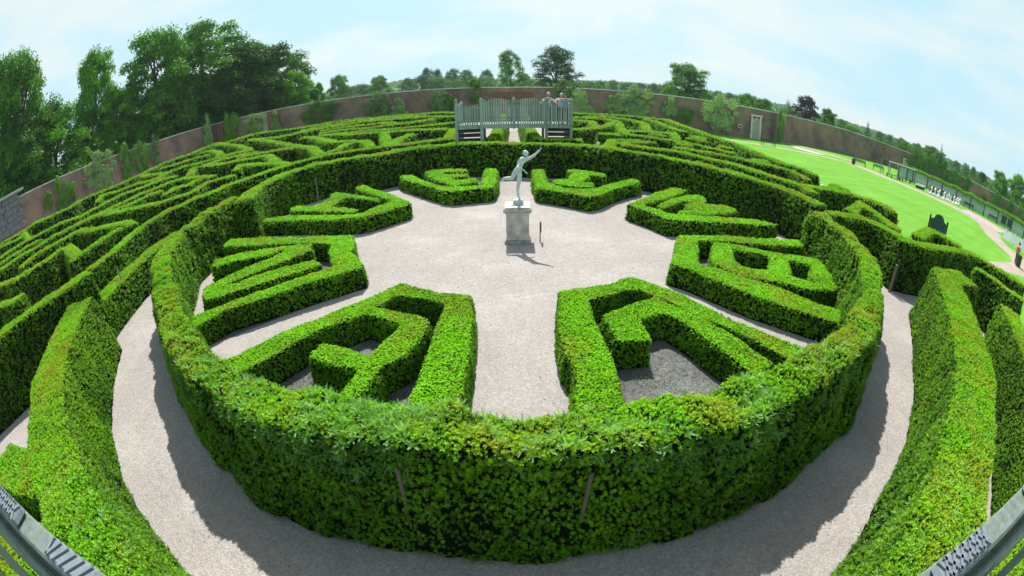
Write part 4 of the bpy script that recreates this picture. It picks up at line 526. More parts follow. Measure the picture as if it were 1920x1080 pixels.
# ---------------------------------------------------------------- garden wall
wall = empty('garden_wall', (0, 0, 0)); tag(wall, 'tall weathered red and grey brick wall enclosing the garden', 'wall')
def wall_seg(a, b, z0, z1, th=.5):
    (x0, y0), (x1, y1) = a[:2], b[:2]; ta, tb = a[2], b[2]; d = Vector((x1-x0, y1-y0)); Lw = d.length; d /= Lw; n = Vector((-d.y, d.x))*th
    me = bpy.data.meshes.new('wall_panel'); p = [(x0, y0), (x1, y1), (x1+n.x, y1+n.y), (x0+n.x, y0+n.y)]
    V = [(x, y, -.3) for x, y in p]+[(p[0][0], p[0][1], ta), (p[1][0], p[1][1], tb), (p[2][0], p[2][1], tb), (p[3][0], p[3][1], ta)]
    F = [(0, 1, 5, 4), (1, 2, 6, 5), (2, 3, 7, 6), (3, 0, 4, 7), (4, 5, 6, 7)]; me.from_pydata(V, [], F)
    uv = me.uv_layers.new(name='UVMap')
    for poly in me.polygons:
        for li in poly.loop_indices:
            v = me.vertices[me.loops[li].vertex_index].co; s = (Vector((v.x, v.y))-Vector((x0, y0))).dot(d)+x0*.7; uv.data[li].uv = (s, v.z)
    link('wall_panel', me, M_BRICK, wall)
    m = MB(); nn = Vector((-d.y, d.x)); c0 = Vector((x0, y0))+nn*th/2; c1 = Vector((x1, y1))+nn*th/2; k = max(1, int(Lw/9))
    for i in range(k):
        f0, f1 = i/k, (i+1)/k; q0 = c0.lerp(c1, f0); q1 = c0.lerp(c1, f1); za = ta+(tb-ta)*f0; zb = ta+(tb-ta)*f1
        MB().bar((q0.x, q0.y, za+.055+rnd.uniform(-.02, .02)), (q1.x, q1.y, zb+.055+rnd.uniform(-.02, .02)), th+.16, .11).build('coping', M_COPE, wall)
for a, b in zip(WALL, WALL[1:]): wall_seg(a, b, a[2], b[2])
def pier(x, y, top, wd, m, dp=.35, lab=None):
    return MB().box(-wd/2, -dp, -.2, wd/2, 0, top).build('pilaster', m, wall, loc=(x, y, 0), bevel=.02)
pier(-45.2, 58.9, 5.2, 1.3, M_REDB, .5); pier(-34.9, 58.45, 5.05, 1.25, M_REDB, .4); pier(-36.1, 58.5, 4.95, .9, M_STONE2, .25)
pier(7.2, 56.75, 4.3, .6, M_REDB, .2); pier(-7.2, 57.1, 4.3, .6, M_REDB, .2)
# red-brick arch face behind the bridge
me = MB().box(-2.6, -.08, 3.2, 2.6, 0, 3.95); me.build('brick_band', M_REDB, wall, loc=(0, 56.9, 0))
# stone pier with big courses at the left edge
sp = empty('stone_pier', (-46.0, 17.5, 0)); tag(sp, 'big stone block pier in the brick wall at the left edge', 'pier')
bm_block = MB().box(0, -1.2, 0, .5, 1.2, .56).mesh('stone_block', bevel=.03); bm_block.materials.append(M_PIER)
bm_block2 = MB().box(0, -1.2, 0, .5, 1.2, .56).mesh('stone_block', bevel=.03); bm_block2.materials.append(M_REDB)
for i in range(9):
    for j in (0, 1):
        link('stone_block', bm_block2 if i in (1, 2) else bm_block, None, sp, loc=(-.45+.03*((i+j) % 2), -1.25+j*2.46+(.35 if i % 2 else 0), 1.1+i*.575))
MB().box(-.6, -2.8, 6.3, .35, 3.2, 6.55).build('pier_cap', M_STONE2, sp, bevel=.04)
# blocked niche with arch and stone surround, doorway, plaque
def arch_pts(w_, h_, n=10, x0=0): return [(x0-w_/2, 0), (x0+w_/2, 0)]+[(x0+w_/2*math.cos(math.pi*i/n), h_-w_/2+w_/2*math.sin(math.pi*i/n)) for i in range(n+1)]
ni = empty('wall_niche', (35.0, 58.1, 0), R(14)); tag(ni, 'pale stone arched niche set in the far brick wall behind a dark bench', 'niche')
MB().box(-1.15, -.15, 0, -.72, 0, 3.4).box(.72, -.15, 0, 1.15, 0, 3.4).box(-1.3, -.2, 3.4, 1.3, 0, 3.7).build('surround', M_STONE, ni, bevel=.02)
MB().prism(arch_pts(1.4, 3.1), -.1, -.06).build('niche_back', M_STONE2, ni)
MB().tube([(.72*math.cos(math.pi*i/10), -.16, 2.4+.72*math.sin(math.pi*i/10)) for i in range(11)], .09, 6).build('arch_ring', M_STONE, ni)
n2 = copy_tree(ni); n2.location = (80.2, 63.4, 0); n2.rotation_euler = (0, 0, R(-40)); n2.scale = (.8, .8, .8); n2['label'] = 'stone arched niche in the right wall above the start of the timber fence'
dr = empty('wall_doorway', (49.6, 65.2, 0), R(8)); tag(dr, 'dark doorway with stone surround in the corner of the far wall', 'doorway')
MB().box(-1.1, -.12, 0, -.55, .02, 3.9).box(.55, -.12, 0, 1.4, .02, 3.9).box(-.55, -.12, 2.3, .55, .02, 3.9).build('surround', M_STONE2, dr, bevel=.02)
MB().box(-.53, -.06, 0, .53, -.02, 2.28).build('door', M_DGREEN, dr)
pq = empty('wall_plaque', (31.6, 57.0, 1.6), R(12)); tag(pq, 'small framed rectangular opening low in the far wall left of the niche', 'plaque')
MB().box(-.42, -.1, -.26, .42, 0, .26).build('frame', M_STONE, pq, bevel=.02); MB().box(-.3, -.12, -.14, .3, -.1, .12).build('recess', M_DARKW, pq)

# ---------------------------------------------------------------- timber bridges
def paling_mesh(h, w_=.072, t=.022):
    k = MB(); k.prism([(-w_/2, 0), (w_/2, 0), (w_/2, h-.03), (0, h), (-w_/2, h-.03)], -t/2, t/2); me = k.mesh('paling'); me.materials.append(M_OAK); return me
def bridge(name, label, loc, rz, near=False):
    b = empty(name, loc, rz); tag(b, label, 'bridge')
    xs_ = (-3.05, -.72, .72, 3.05) if near else (-3.05, -1.72, 0, 1.72, 3.05)
    DZ = 2.5; D_ = 2.6
    pm = {}
    def post(x, y, z0, z1, wd=.15):
        p = MB().box(-wd/2, -wd/2, 0, wd/2, wd/2, z1-z0).build('post', M_OAK, b, loc=(x, y, z0), bevel=.01)
        MB().lathe([(.02, 0), (.10, .015), (.11, .05), (.075, .09), (.05, .11), (.07, .15), (.04, .19), (.01, .2)], 10).build('finial', M_OAK, p, loc=(0, 0, z1-z0), smooth=True)
    for x in xs_: post(x, 0, 0 if x else 2.25, 3.6 if near else 3.8)
    for x in ((-3.05, -1.72, 1.72, 3.05)): post(x, D_, 0, 3.6)
    # deck
    n = int(6.2/.155)
    bmh = MB().box(-.068, .05, -.045, .068, D_-.05, 0).mesh('deck_board', bevel=.004); bmh.materials.append(M_DECK if near else M_RAIL)
    for i in range(n): link('deck_board', bmh, None, b, loc=(-3.05+.155*(i+.5), 0, DZ))
    for y in (.08, D_-.08, D_/2): MB().box(-3.05, y-.04, 2.28, 3.05, y+.04, 2.452).build('joist', M_OAK if y != D_/2 else M_DARKW, b)
    # palings front and back
    def top(x):
        if near: return 3.60
        a = abs(x)
        if a < 1.72: return 3.62+.36*math.sin(math.pi*a/1.72)**.8
        return 3.78-.22*math.sin(math.pi*(a-1.72)/1.33)
    for y, step, tf in ((-.09, .128, top), (D_+.09, .17, lambda x: 3.45)):
        x = -2.96
        while x < 2.98:
            if min(abs(x-q) for q in xs_) > .1:
                h = tf(x)+rnd.uniform(-.012, .012)-2.28; hk = round(h, 2)
                if hk not in pm: pm[hk] = paling_mesh(hk)
                link('paling', pm[hk], None, b, loc=(x, y, 2.28), rot=(0, rnd.uniform(-.006, .006), 0))
            x += step*rnd.uniform(.93, 1.07)
    for x in (-3.05, 3.05):
        for j in range(15):
            if .0+j*.17 > .1: link('paling', pm[round(list(pm)[0], 2)], None, b, loc=(x, j*.17, 2.28), rot=(0, 0, math.pi/2))
    for y in (-.04, D_+.04):
        for z in (2.66, 3.42): MB().box(-3.05, y-.03, z, 3.05, y+.03, z+.08).build('rail', M_RAIL, b)
    if near:
        MB().box(-3.05, -.135, 3.605, 3.05, -.035, 3.665).build('handrail', M_RAIL, b, bevel=.012)
        MB().tube([(-3.05, .0, 3.565), (3.05, .0, 3.565)], .022, 8).build('inner_rail', M_RAIL, b)
        for i, (x0, x1) in enumerate(((-2.15, -1.78), (-1.36, -1.02), (1.04, 1.34), (1.62, 2.02), (2.4, 2.8), (-2.9, -2.5))):
            pd = MB().box(x0, -.132, 3.665, x1, -.042, 3.695).build('carved_pad', M_PAD, b, bevel=.018)
            g = MB(); m_ = int((x1-x0)/.05)
            for j in range(m_):
                xx = x0+.03+j*.05; g.bar((xx, -.125, 3.697), (min(xx+.06, x1-.02), -.05, 3.697), .012, .012)
                if i % 2: g.bar((xx, -.05, 3.697), (min(xx+.06, x1-.02), -.125, 3.697), .012, .012)
            g.build('carving', M_PAD, pd)
    else:
        # carved scroll over the centre post, brackets, stairs under both ends
        g = MB()
        for s in (-1, 1): g.tube([(s*(.04+.30*t), -.12, 3.62+.22*math.sin(2.2*t)-.18*t) for t in (0, .25, .5, .75, 1)], .035, 6)
        g.build('scroll', M_RAIL, b)
        for s in (-1, 1):
            st = MB()
            for i in range(7): st.box(s*2.4-.6, 1.9-.24*i, .28+.3*i, s*2.4+.6, 2.14-.24*i, .32+.3*i)
            st.build('stair', M_RAIL, b)
            for xx in (s*2.4-.62, s*2.4+.62): MB().bar((xx, 2.1, .1), (xx, .4, 2.35), .04, .2).build('stringer', M_DARKW, b)
            cl = MB()
            for i in range(7): cl.box(s*2.4-.62, .5, .5+.255*i, s*2.4+.62, .53, .5+.255*i+(.2 if i < 5 else .22))
            cl.build('under_panel', M_DARKW, b)
    return b
bridge('timber_bridge', 'weathered grey green timber viewing bridge beyond the ring hedge', (0.02, 23.8, 0), R(.3))
bridge('near_timber_bridge', 'mossy timber bridge rail and deck at the bottom corners of the view', (0, .0, 0), math.pi, True)

# ---------------------------------------------------------------- statue and pedestal
def skin_mesh(name, J, E, sub=2, root=0):
    keys = list(J); me = bpy.data.meshes.new(name); me.from_pydata([J[k][0] for k in keys], [(keys.index(a), keys.index(b)) for a, b in E], [])
    o = bpy.data.objects.new(name, me); COL.objects.link(o); sk = o.modifiers.new('s', 'SKIN'); sk.use_smooth_shade = True; sk.branch_smoothing = .3
    for i, k in enumerate(keys):
        r = J[k][1]; sv = me.skin_vertices[0].data[i]; sv.radius = (r, r) if not isinstance(r, tuple) else r; sv.use_root = (i == root)
    sb = o.modifiers.new('b', 'SUBSURF'); sb.levels = sub; sb.render_levels = sub
    dg = bpy.context.evaluated_depsgraph_get(); m2 = bpy.data.meshes.new_from_object(o.evaluated_get(dg)); bpy.data.objects.remove(o); m2.name = name
    m2.shade_smooth(); return m2
pdl = empty('stone_pedestal', (.075, 12.36, 0)); pdl.scale = (1, 1, 1.14); tag(pdl, 'pale stone pedestal with oval medallion under the statue', 'pedestal')
MB().box(-.385, -.385, 0, .385, .385, .09).build('plinth', M_STONE2, pdl, bevel=.012)
MB().box(-.355, -.355, .09, .355, .355, .14).build('base_moulding', M_STONE, pdl, bevel=.02)
MB().box(-.33, -.33, .14, .33, .33, .80).build('die', M_STONE, pdl, bevel=.008)
MB().box(-.37, -.37, .80, .37, .37, .845).build('cornice_moulding', M_STONE, pdl, bevel=.018)
MB().box(-.40, -.40, .845, .40, .40, .93).build('cornice', M_STONE2, pdl, bevel=.012)
MB().box(-.36, -.36, .93, .36, .36, .965).build('top_slab', M_STONE, pdl, bevel=.008)
def ring_xz(a, b, r, y, z, n=28): return MB().tube([(a*math.cos(2*math.pi*i/n), y, z+b*math.sin(2*math.pi*i/n)) for i in range(n+1)], r, 6)
ring_xz(.165, .215, .014, -.335, .46).build('oval_frame', M_STONE, pdl)
MB().prism([(.15*math.cos(2*math.pi*i/24), .46+.2*math.sin(2*math.pi*i/24)) for i in range(24)], -.345, -.33).build('oval_medallion', M_STONE, pdl, bevel=.004)
MB().tube([(-.20, -.334, .20), (-.20, -.334, .46)]+[(.20*math.cos(math.pi-math.pi*i/10), -.334, .46+.24*math.sin(math.pi*i/10)) for i in range(11)]+[(.20, -.334, .20)], .014, 6).build('arch_moulding', M_STONE, pdl)
g = MB()
for x in (-.275, .275): g.box(x-.012, -.34, .2, x+.012, -.328, .74)
g.box(-.287, -.34, .74, .287, -.328, .765); g.box(-.287, -.34, .18, .287, -.328, .2); g.build('panel_frame', M_STONE, pdl)
g = MB()
for i in range(16): g.box(-.38+i*.048, -.408, .86, -.38+i*.048+.026, -.398, .915)
g.build('dentil_frieze', M_STONE, pdl)
S_ = 1.06
st = empty('bronze_statue', (.075, 12.36, 1.10)); tag(st, 'verdigris statue of a running man, one arm raised, balanced on one foot on the pedestal', 'statue')
st.scale = (S_,)*3
off = .17
J = dict(pelvis=((.035, 0, .80+off), (.088, .075)), belly=((.085, 0, .90+off), (.078, .062)), chest=((.145, 0, 1.03+off), (.10, .072)), upper=((.185, 0, 1.10+off), (.082, .062)), neck=((.215, 0, 1.165+off), (.034, .034)),
    hL=((.06, -.055, .74+off), .072), kL=((.06, -.045, .475+off), .046), cL=((.03, -.045, .38+off), .045), aL=((.005, -.035, .13+off), .024), toL=((.045, -.035, .03+off), .026), tiL=((.09, -.035, .005+off), .02),
    hR=((-.03, .055, .74+off), .074), kR=((-.145, .05, .55+off), .048), cR=((-.23, .05, .565+off), .044), aR=((-.35, .045, .565+off), .025), tR=((-.40, .045, .50+off), .028), uR=((-.42, .045, .45+off), .018),
    sR=((.255, -.11, 1.10+off), .048), eR=((.43, -.13, 1.20+off), .034), wR=((.57, -.13, 1.335+off), .021), haR=((.60, -.13, 1.375+off), .026),
    sL=((.12, .12, 1.09+off), .048), eL=((.02, .16, .93+off), .033), wL=((.14, .05, .80+off), .021), haL=((.175, .02, .785+off), .025))
E = [('pelvis', 'belly'), ('belly', 'chest'), ('chest', 'upper'), ('upper', 'neck'), ('pelvis', 'hL'), ('hL', 'kL'), ('kL', 'cL'), ('cL', 'aL'), ('aL', 'toL'), ('toL', 'tiL'), ('pelvis', 'hR'), ('hR', 'kR'), ('kR', 'cR'), ('cR', 'aR'), ('aR', 'tR'), ('tR', 'uR'), ('upper', 'sR'), ('sR', 'eR'), ('eR', 'wR'), ('wR', 'haR'), ('upper', 'sL'), ('sL', 'eL'), ('eL', 'wL'), ('wL', 'haL')]
J = {k: (v[0], (v[1][0]*1.12, v[1][1]*1.12) if isinstance(v[1], tuple) else v[1]*1.22) for k, v in J.items()}
body = link('body', skin_mesh('body', J, E), M_BRONZE, st)
def head_mesh(name, r=.07):
    bm = bmesh.new(); bmesh.ops.create_uvsphere(bm, u_segments=20, v_segments=14, radius=1)
    for v in bm.verts:
        x, y, z = v.co; f = .82 if z < -.2 else 1; v.co = Vector((x*.95*f, y*.80*f, z*1.2))
        if x > .6 and abs(y) < .3 and -.4 < z < .25: v.co.x += .22*(1-abs(y)/.3)*(1-(abs(z+.1)/.35))          # nose
        if x > .5 and .05 < z < .35 and .15 < abs(y) < .5: v.co.x -= .10                                       # eye sockets
        if x > .55 and z < -.75: v.co.x += .08                                                               # chin
    bmesh.ops.scale(bm, vec=(r, r, r), verts=bm.verts)
    for s in (-1, 1):
        e = bmesh.ops.create_uvsphere(bm, u_segments=8, v_segments=6, radius=r*.2)['verts']; bmesh.ops.scale(bm, vec=(1, .4, 1.4), verts=e); bmesh.ops.translate(bm, vec=(0, s*r*.8, 0), verts=e)
    me = bpy.data.meshes.new(name); bm.to_mesh(me); bm.free(); me.shade_smooth(); return me
link('head', head_mesh('head', .068), M_BRONZE, st, loc=(.245, 0, 1.225+off), rot=(0, R(-22), R(12)))
MB().lathe([(.072, 0), (.092, .005), (.072, .02), (.068, .05), (.04, .085), (.01, .095)], 14).build('winged_cap', M_BRONZE, st, loc=(.235, 0, 1.25+off), rot=(0, R(-15), 0), smooth=True)
def fingers(base, d, side, m, s=1):
    g = MB(); d = Vector(d).normalized(); side = Vector(side).normalized()
    for i, l in enumerate((.05, .058, .055, .045)):
        p = Vector(base)+side*(i-1.5)*.013*s; g.tube([p, p+d*l*.5*s, p+(d+side.cross(d)*.5).normalized()*l*s], [.0075*s, .007*s, .005*s], 6)
    p = Vector(base)-side*.02*s; g.tube([p-d*.02, p-side*.02*s+d*.01, p-side*.025*s+d*.03*s], [.008*s, .0075*s, .005*s], 6)
    return g.build('fingers', M_BRONZE, m)
fingers((.615, -.13, 1.395+off), (.55, 0, .85), (0, 1, 0), st)
fingers((.19, .02, .775+off), (.6, -.3, -.5), (0, 1, 0), st)
MB().tube([(.15, -.03, .83+off), (.20, 0, .77+off), (.27, .01, .70+off)], [.014, .014, .022], 8).build('staff_stub', M_BRONZE, st)
g = MB()
for x, y, z in ((.0, -.035, .16+off), (-.345, .045, .60+off)):
    for s in (-1, 1): g = MB(); g.prism([(x-.01, z), (x+.02, z-.01), (x-.03 if x < -.1 else x+.08, z+.04 if x < -.1 else z-.03), (x-.05 if x < -.1 else x-.02, z+.09)], y+s*.03, y+s*.03+.006); g.build('ankle_wing', M_BRONZE, st)
cl_ = MB().tube([(.0, -.06, .93+off), (.06, -.085, .85+off), (.10, -.07, .76+off), (.115, -.03, .68+off)], [.02, .04, .035, .012], 8).tube([(.19, -.06, 1.1+off), (.12, -.085, 1.0+off), (.07, -.08, .9+off)], [.018, .02, .022], 8)
cl_.build('drapery', M_BRONZE, st, smooth=True)
bm = bmesh.new(); bmesh.ops.create_icosphere(bm, subdivisions=3, radius=1)
for v in bm.verts:
    n_ = noise.noise(v.co*3.1+Vector((4, 1, 2)))*.35; v.co = Vector((v.co.x*(.15+.05*n_), v.co.y*(.12+.05*n_), max(0, .075+v.co.z*(.10+.05*n_))))
me = bpy.data.meshes.new('rock_base'); bm.to_mesh(me); bm.free(); me.shade_smooth(); link('rock_base', me, M_BRONZE, st, loc=(.02, 0, 0))
MB().box(-.16, -.13, 0, .18, .13, .03).build('base_plate', M_BRONZE, st, bevel=.01)
sg = empty('small_information_sign', (.73, 12.2, 0), R(82)); tag(sg, 'small dark sign on a short post seen edge-on beside the pedestal', 'sign')
MB().tube([(0, 0, 0), (0, 0, .62)], .016, 8).build('post', M_DARKW, sg); MB().box(-.13, -.03, .30, .13, -.012, .56).build('panel', M_DGREEN, sg, bevel=.004)

# ---------------------------------------------------------------- people
def person(label, loc, rz, shirt, legs, hair, pose='stand', lean=0.0, group=None):
    p = empty('person', loc, rz); tag(p, label, 'person', group)
    la = lean
    def tr(x, y, z):   # bend forward (towards -y) above the hips
        if z > .92:
            d = z-.92; return (x, y-d*math.sin(la), .92+d*math.cos(la))
        return (x, y, z)
    hands = {'stand': [(-.24, -.04, .80), (.24, -.04, .80)], 'lean': [(-.42, -.32, 1.12), (.46, -.34, 1.14)], 'camera': [(-.08, -.30, 1.42), (.08, -.30, 1.42)]}[pose]
    elb = {'stand': [(-.25, .02, 1.08), (.25, .02, 1.08)], 'lean': [(-.34, -.05, 1.22), (.36, -.05, 1.22)], 'camera': [(-.24, -.16, 1.22), (.24, -.16, 1.22)]}[pose]
    J = dict(pelvis=(tr(0, 0, .94), (.135, .10)), waist=(tr(0, 0, 1.10), (.12, .09)), chest=(tr(0, 0, 1.30), (.15, .10)), sh=(tr(0, 0, 1.42), (.10, .07)), neck=(tr(0, -.01, 1.52), .05),
        hl=((-.09, 0, .86), .085), kl=((-.10, -.02, .48), .058), al=((-.10, .02, .09), .04), tl=((-.11, -.15, .03), .038), hr=((.09, 0, .86), .085), kr=((.10, -.02, .48), .058), ar=((.10, .02, .09), .04), tr_=((.11, -.15, .03), .038),
        sl=(tr(-.18, 0, 1.42), .06), el=(elb[0], .043), wl=(hands[0], .03), sr=(tr(.18, 0, 1.42), .06), er=(elb[1], .043), wr=(hands[1], .03))
    E = [('pelvis', 'waist'), ('waist', 'chest'), ('chest', 'sh'), ('sh', 'neck'), ('pelvis', 'hl'), ('hl', 'kl'), ('kl', 'al'), ('al', 'tl'), ('pelvis', 'hr'), ('hr', 'kr'), ('kr', 'ar'), ('ar', 'tr_'), ('sh', 'sl'), ('sl', 'el'), ('el', 'wl'), ('sh', 'sr'), ('sr', 'er'), ('er', 'wr')]
    link('body', skin_mesh('body', J, E, 1), M_SKIN, p)
    def sub(ks, grow):
        return {k: (J[k][0], tuple(q+grow for q in J[k][1]) if isinstance(J[k][1], tuple) else J[k][1]+grow) for k in ks}
    link('shirt', skin_mesh('shirt', sub(('waist', 'pelvis', 'chest', 'sh', 'sl', 'el', 'sr', 'er'), .018), [('waist', 'pelvis'), ('waist', 'chest'), ('chest', 'sh'), ('sh', 'sl'), ('sl', 'el'), ('sh', 'sr'), ('sr', 'er')], 1), shirt, p)
    link('trousers', skin_mesh('trousers', sub(('pelvis', 'hl', 'kl', 'al', 'hr', 'kr', 'ar'), .014), [('pelvis', 'hl'), ('hl', 'kl'), ('kl', 'al'), ('pelvis', 'hr'), ('hr', 'kr'), ('kr', 'ar')], 1), legs, p)
    hp = Vector(tr(0, -.03, 1.64)); link('head', head_mesh('head', .105), M_SKIN, p, loc=hp, rot=(R(8), 0, -math.pi/2))
    hm = head_mesh('hair', .116); link('hair', hm, hair, p, loc=hp+Vector((0, .022, .028)), rot=(0, 0, -math.pi/2))
    return p
person('person in a white shirt leaning on the bridge rail with arms spread', (1.86, 24.15, 2.5), 0, M_WSHIRT, M_JEANS, M_HAIRW, 'lean', .25, 'visitors on the timber bridge')
person('person in a pale shirt at the right end of the bridge', (2.52, 24.35, 2.5), R(10), M_WSHIRT, M_JEANS, M_HAIRW, 'lean', .42, 'visitors on the timber bridge')
person('person with dark hair bending over the rail beside the right bridge post', (2.80, 24.15, 2.5), R(-10), M_BSHIRT, M_JEANS, M_HAIRD, 'camera', .45, 'visitors on the timber bridge')
person('white-haired person walking inside the maze, only head and shoulders showing', (4.2, 21.9, 0), R(180), M_WSHIRT, M_JEANS, M_HAIRW)
person('person in light blue at the lawn end of the maze hedge, mostly hidden', (13.75, 15.95, 0), R(40), M_BSHIRT, M_JEANS, M_HAIRW)
person('person in a red top standing behind the black bin near the right edge', (37.6, 13.9, 0), R(60), M_RED, M_JEANS, M_HAIRD)

# ---------------------------------------------------------------- right-hand lawn: paths, mats, benches, fence
tag(sheet('footpath', [(46.6, 49), (47.0, 43), (48.6, 39.2), (50.4, 35), (52.4, 32), (53.2, 29.2), (52.0, 26.6), (48.6, 24.0), (45.2, 21.6), (43.2, 19.2), (40.2, 15.6), (37.4, 14.2), (29, 13.3), (29, 12.2), (34.5, 11.5), (60, 8.4), (62, 12), (44.9, 15.6), (46, 18), (49.2, 21), (53.5, 23.2), (57.4, 27.2), (57.2, 31.4), (55.2, 34.7), (52.4, 38.2), (50.6, 43.5), (50.4, 49)], M_TARMAC, .006))
tag(sheet('far_footpath', [(18, 48.9), (30, 49.0), (40, 49.2), (50.4, 49.02), (50.4, 50.1), (40, 50.9), (30, 50.3), (18, 49.9)], M_TARMAC, .007))
tag(sheet('stone_paving', [(38.6, 55.4), (42.5, 58), (46.2, 53.6), (43.2, 52.4)], M_MATG, .006)); tag(sheet('sandy_strip', [(43, 60), (47, 61), (54, 54.6), (51, 53.4)], M_TARMAC, .006))
def grid_mat(name, ca, cb, line, nx, ny):
    m, nt, o = mat(name); L = nt.links.new; uv = N(nt, 'ShaderNodeUVMap'); ck = N(nt, 'ShaderNodeTexChecker'); mpn = N(nt, 'ShaderNodeMapping'); mpn.inputs['Scale'].default_value = (nx, ny, 1); L(uv.outputs[0], mpn.inputs[0]); L(mpn.outputs[0], ck.inputs['Vector'])
    ck.inputs['Scale'].default_value = 1; ck.inputs['Color1'].default_value = (*ca, 1); ck.inputs['Color2'].default_value = (*cb, 1); p = N(nt, 'ShaderNodeBsdfPrincipled'); p.inputs['Roughness'].default_value = .7; L(ck.outputs[0], p.inputs['Base Color']); L(p.outputs[0], o.inputs[0]); return m
def game_mat(name, label, quad, ma, dz):
    me = bpy.data.meshes.new(name); me.from_pydata([(x, y, dz) for x, y in quad]+[(x, y, dz-.004) for x, y in quad], [], [(0, 1, 2, 3)]); uv = me.uv_layers.new(name='UVMap')
    for i, c in enumerate(((0, 0), (1, 0), (1, 1), (0, 1))): uv.data[i].uv = c
    if me.polygons[0].normal.z < 0: me.flip_normals()
    o = link(name, me, ma); tag(o, label, 'game mat'); return o
game_mat('chess_mat', 'giant black and white chess board laid out beside the fence', [(56.3, 38.9), (61.6, 34.9), (65.2, 38.4), (60.2, 42.2)], grid_mat('chess_squares', (.42, .42, .41), (.14, .14, .14), None, 8, 8), .02)
game_mat('snakes_board_mat', 'giant pale board game mat with red squares beside the path', [(54.6, 31.6), (55.6, 24.6), (64.5, 26.4), (62.6, 34.2)], grid_mat('board_squares', (.40, .40, .39), (.36, .17, .17), None, 10, 10), .02)
pm_ = MB().lathe([(.17, 0), (.17, .06), (.11, .10), (.07, .3), (.07, .36), (.11, .40), (.06, .42)], 10).lathe([(.02, 0), (.10, .04), (.12, .11), (.09, .18), (.01, .22)], 10, (0, 0, .41)).mesh('chess_piece', smooth=True)
km_ = MB().lathe([(.20, 0), (.20, .07), (.12, .13), (.08, .4), (.08, .58), (.15, .64), (.17, .78), (.10, .84), (.02, .95)], 10).mesh('chess_piece', smooth=True)
pmb = pm_.copy(); kmb = km_.copy()
for me_, m_ in ((pm_, M_WHITE), (km_, M_WHITE), (pmb, M_BLACK), (kmb, M_BLACK)): me_.materials.append(m_)
for i in range(8):
    for row, (mp_, mk_, lab) in enumerate(((pm_, None, 'white'), (None, km_, 'white'), (pmb, None, 'black'), (None, kmb, 'black'))):
        f = (i+.5)/8; g = [.22, .08, .78, .92][row]
        a = Vector((56.3, 38.9)).lerp(Vector((61.6, 34.9)), f); b_ = Vector((60.2, 42.2)).lerp(Vector((65.2, 38.4)), f); q = a.lerp(b_, g)
        o = link('chess_piece', mp_ or mk_, None, None, loc=(q.x, q.y, .02)); o.scale = (1.15,)*3; o.location.x += rnd.uniform(-.25, .25); o.location.y += rnd.uniform(-.25, .25)
        tag(o, ('%s %s of the giant chess set on its mat' % (lab, 'pawn' if mp_ else 'tall back-row piece')), 'chess piece', '%s %s of the giant chess set' % (lab, 'pawns' if mp_ else 'back-row pieces'))
def bench(x, y, rz, label, w_=1.8, m=M_DARKW):
    b = empty('garden_bench', (x, y, 0), rz); tag(b, label, 'bench', 'benches around the lawn')
    for i in range(4): MB().box(-w_/2, -.25+i*.12, .43, w_/2, -.15+i*.12, .46).build('seat_slat', m, b)
    for i in range(3): MB().box(-w_/2, .24+i*.015, .55+i*.13, w_/2, .27+i*.015, .65+i*.13).build('back_slat', m, b)
    for s in (-1, 1):
        MB().box(s*w_/2-.03, -.25, 0, s*w_/2+.03, -.19, .64).build('leg', m, b); MB().box(s*w_/2-.03, .22, 0, s*w_/2+.03, .28, .92).build('leg', m, b); MB().box(s*w_/2-.035, -.27, .64, s*w_/2+.035, .27, .68).build('armrest', m, b)
bench(32.2, 49.7, R(8), 'dark bench in front of the stone niche', 2.2)
bench(49.9, 49.2, R(-35), 'bench next to the black bin below the right wall')
bench(54.3, 49.0, R(-38), 'bench halfway between the bin and the open timber frame')
bench(64.9, 35.6, R(-58), 'dark bench against the fence behind the chess set')
bench(67.9, 31.6, R(-60), 'dark bench against the fence left of the notice boards')
for i, (x, y, l) in enumerate(((55.6, 40.4, 'leftmost'), (58.4, 42.2, 'middle'), (61.2, 41.0, 'rightmost'))):
    b = empty('box_seat', (x, y, 0), R(-50)); tag(b, l+' dark box seat with a white top by the chess board', 'box seat', 'box seats by the chess board'); MB().box(-.7, -.25, 0, .7, .25, .42).build('box', M_DGREEN, b, bevel=.02); MB().box(-.74, -.28, .42, .74, .28, .5).build('lid', M_WHITE, b, bevel=.02)
# open timber frame with benches
pg = empty('timber_frame_shelter', (54.6, 43.9, 0), R(-8)); tag(pg, 'open dark timber frame with benches underneath beside the path', 'shelter')
for i in range(4):
    for s in (0, 2.0): MB().box(-.05, -.05, 0, .05, .05, 2.2).build('post', M_RAIL if i < 2 else M_DARKW, pg, loc=(-3+i*2.1, s, 0))
for s in (0, 2.0): MB().box(-3.1, s-.04, 2.2, 3.4, s+.04, 2.32).build('beam', M_WHITE if s == 0 else M_RAIL, pg)
for i in range(4): MB().box(-.04, -.1, 2.32, .04, 2.1, 2.38).build('cross_beam', M_DARKW, pg, loc=(-3+i*2.1, 0, 0))
for i in range(5): MB().box(3.3-.02, .1, .3+i*.4, 3.3+.02, 1.9, .36+i*.4).build('lattice_bar', M_DARKW, pg)
MB().box(-2.8, .3, .42, 0, .7, .48).box(.2, .3, .42, 2.9, .7, .48).build('seat', M_DARKW, pg); MB().box(-2.9, -.9, .40, -.2, -.6, .46).build('front_seat', M_RAIL, pg)
for x in (-2.7, -.1, .3, 2.8): MB().box(x-.04, .35, 0, x+.04, .65, .42).build('seat_leg', M_DARKW, pg)
for x in (-2.8, -.3): MB().box(x-.04, -.85, 0, x+.04, -.65, .40).build('seat_leg', M_DARKW, pg)
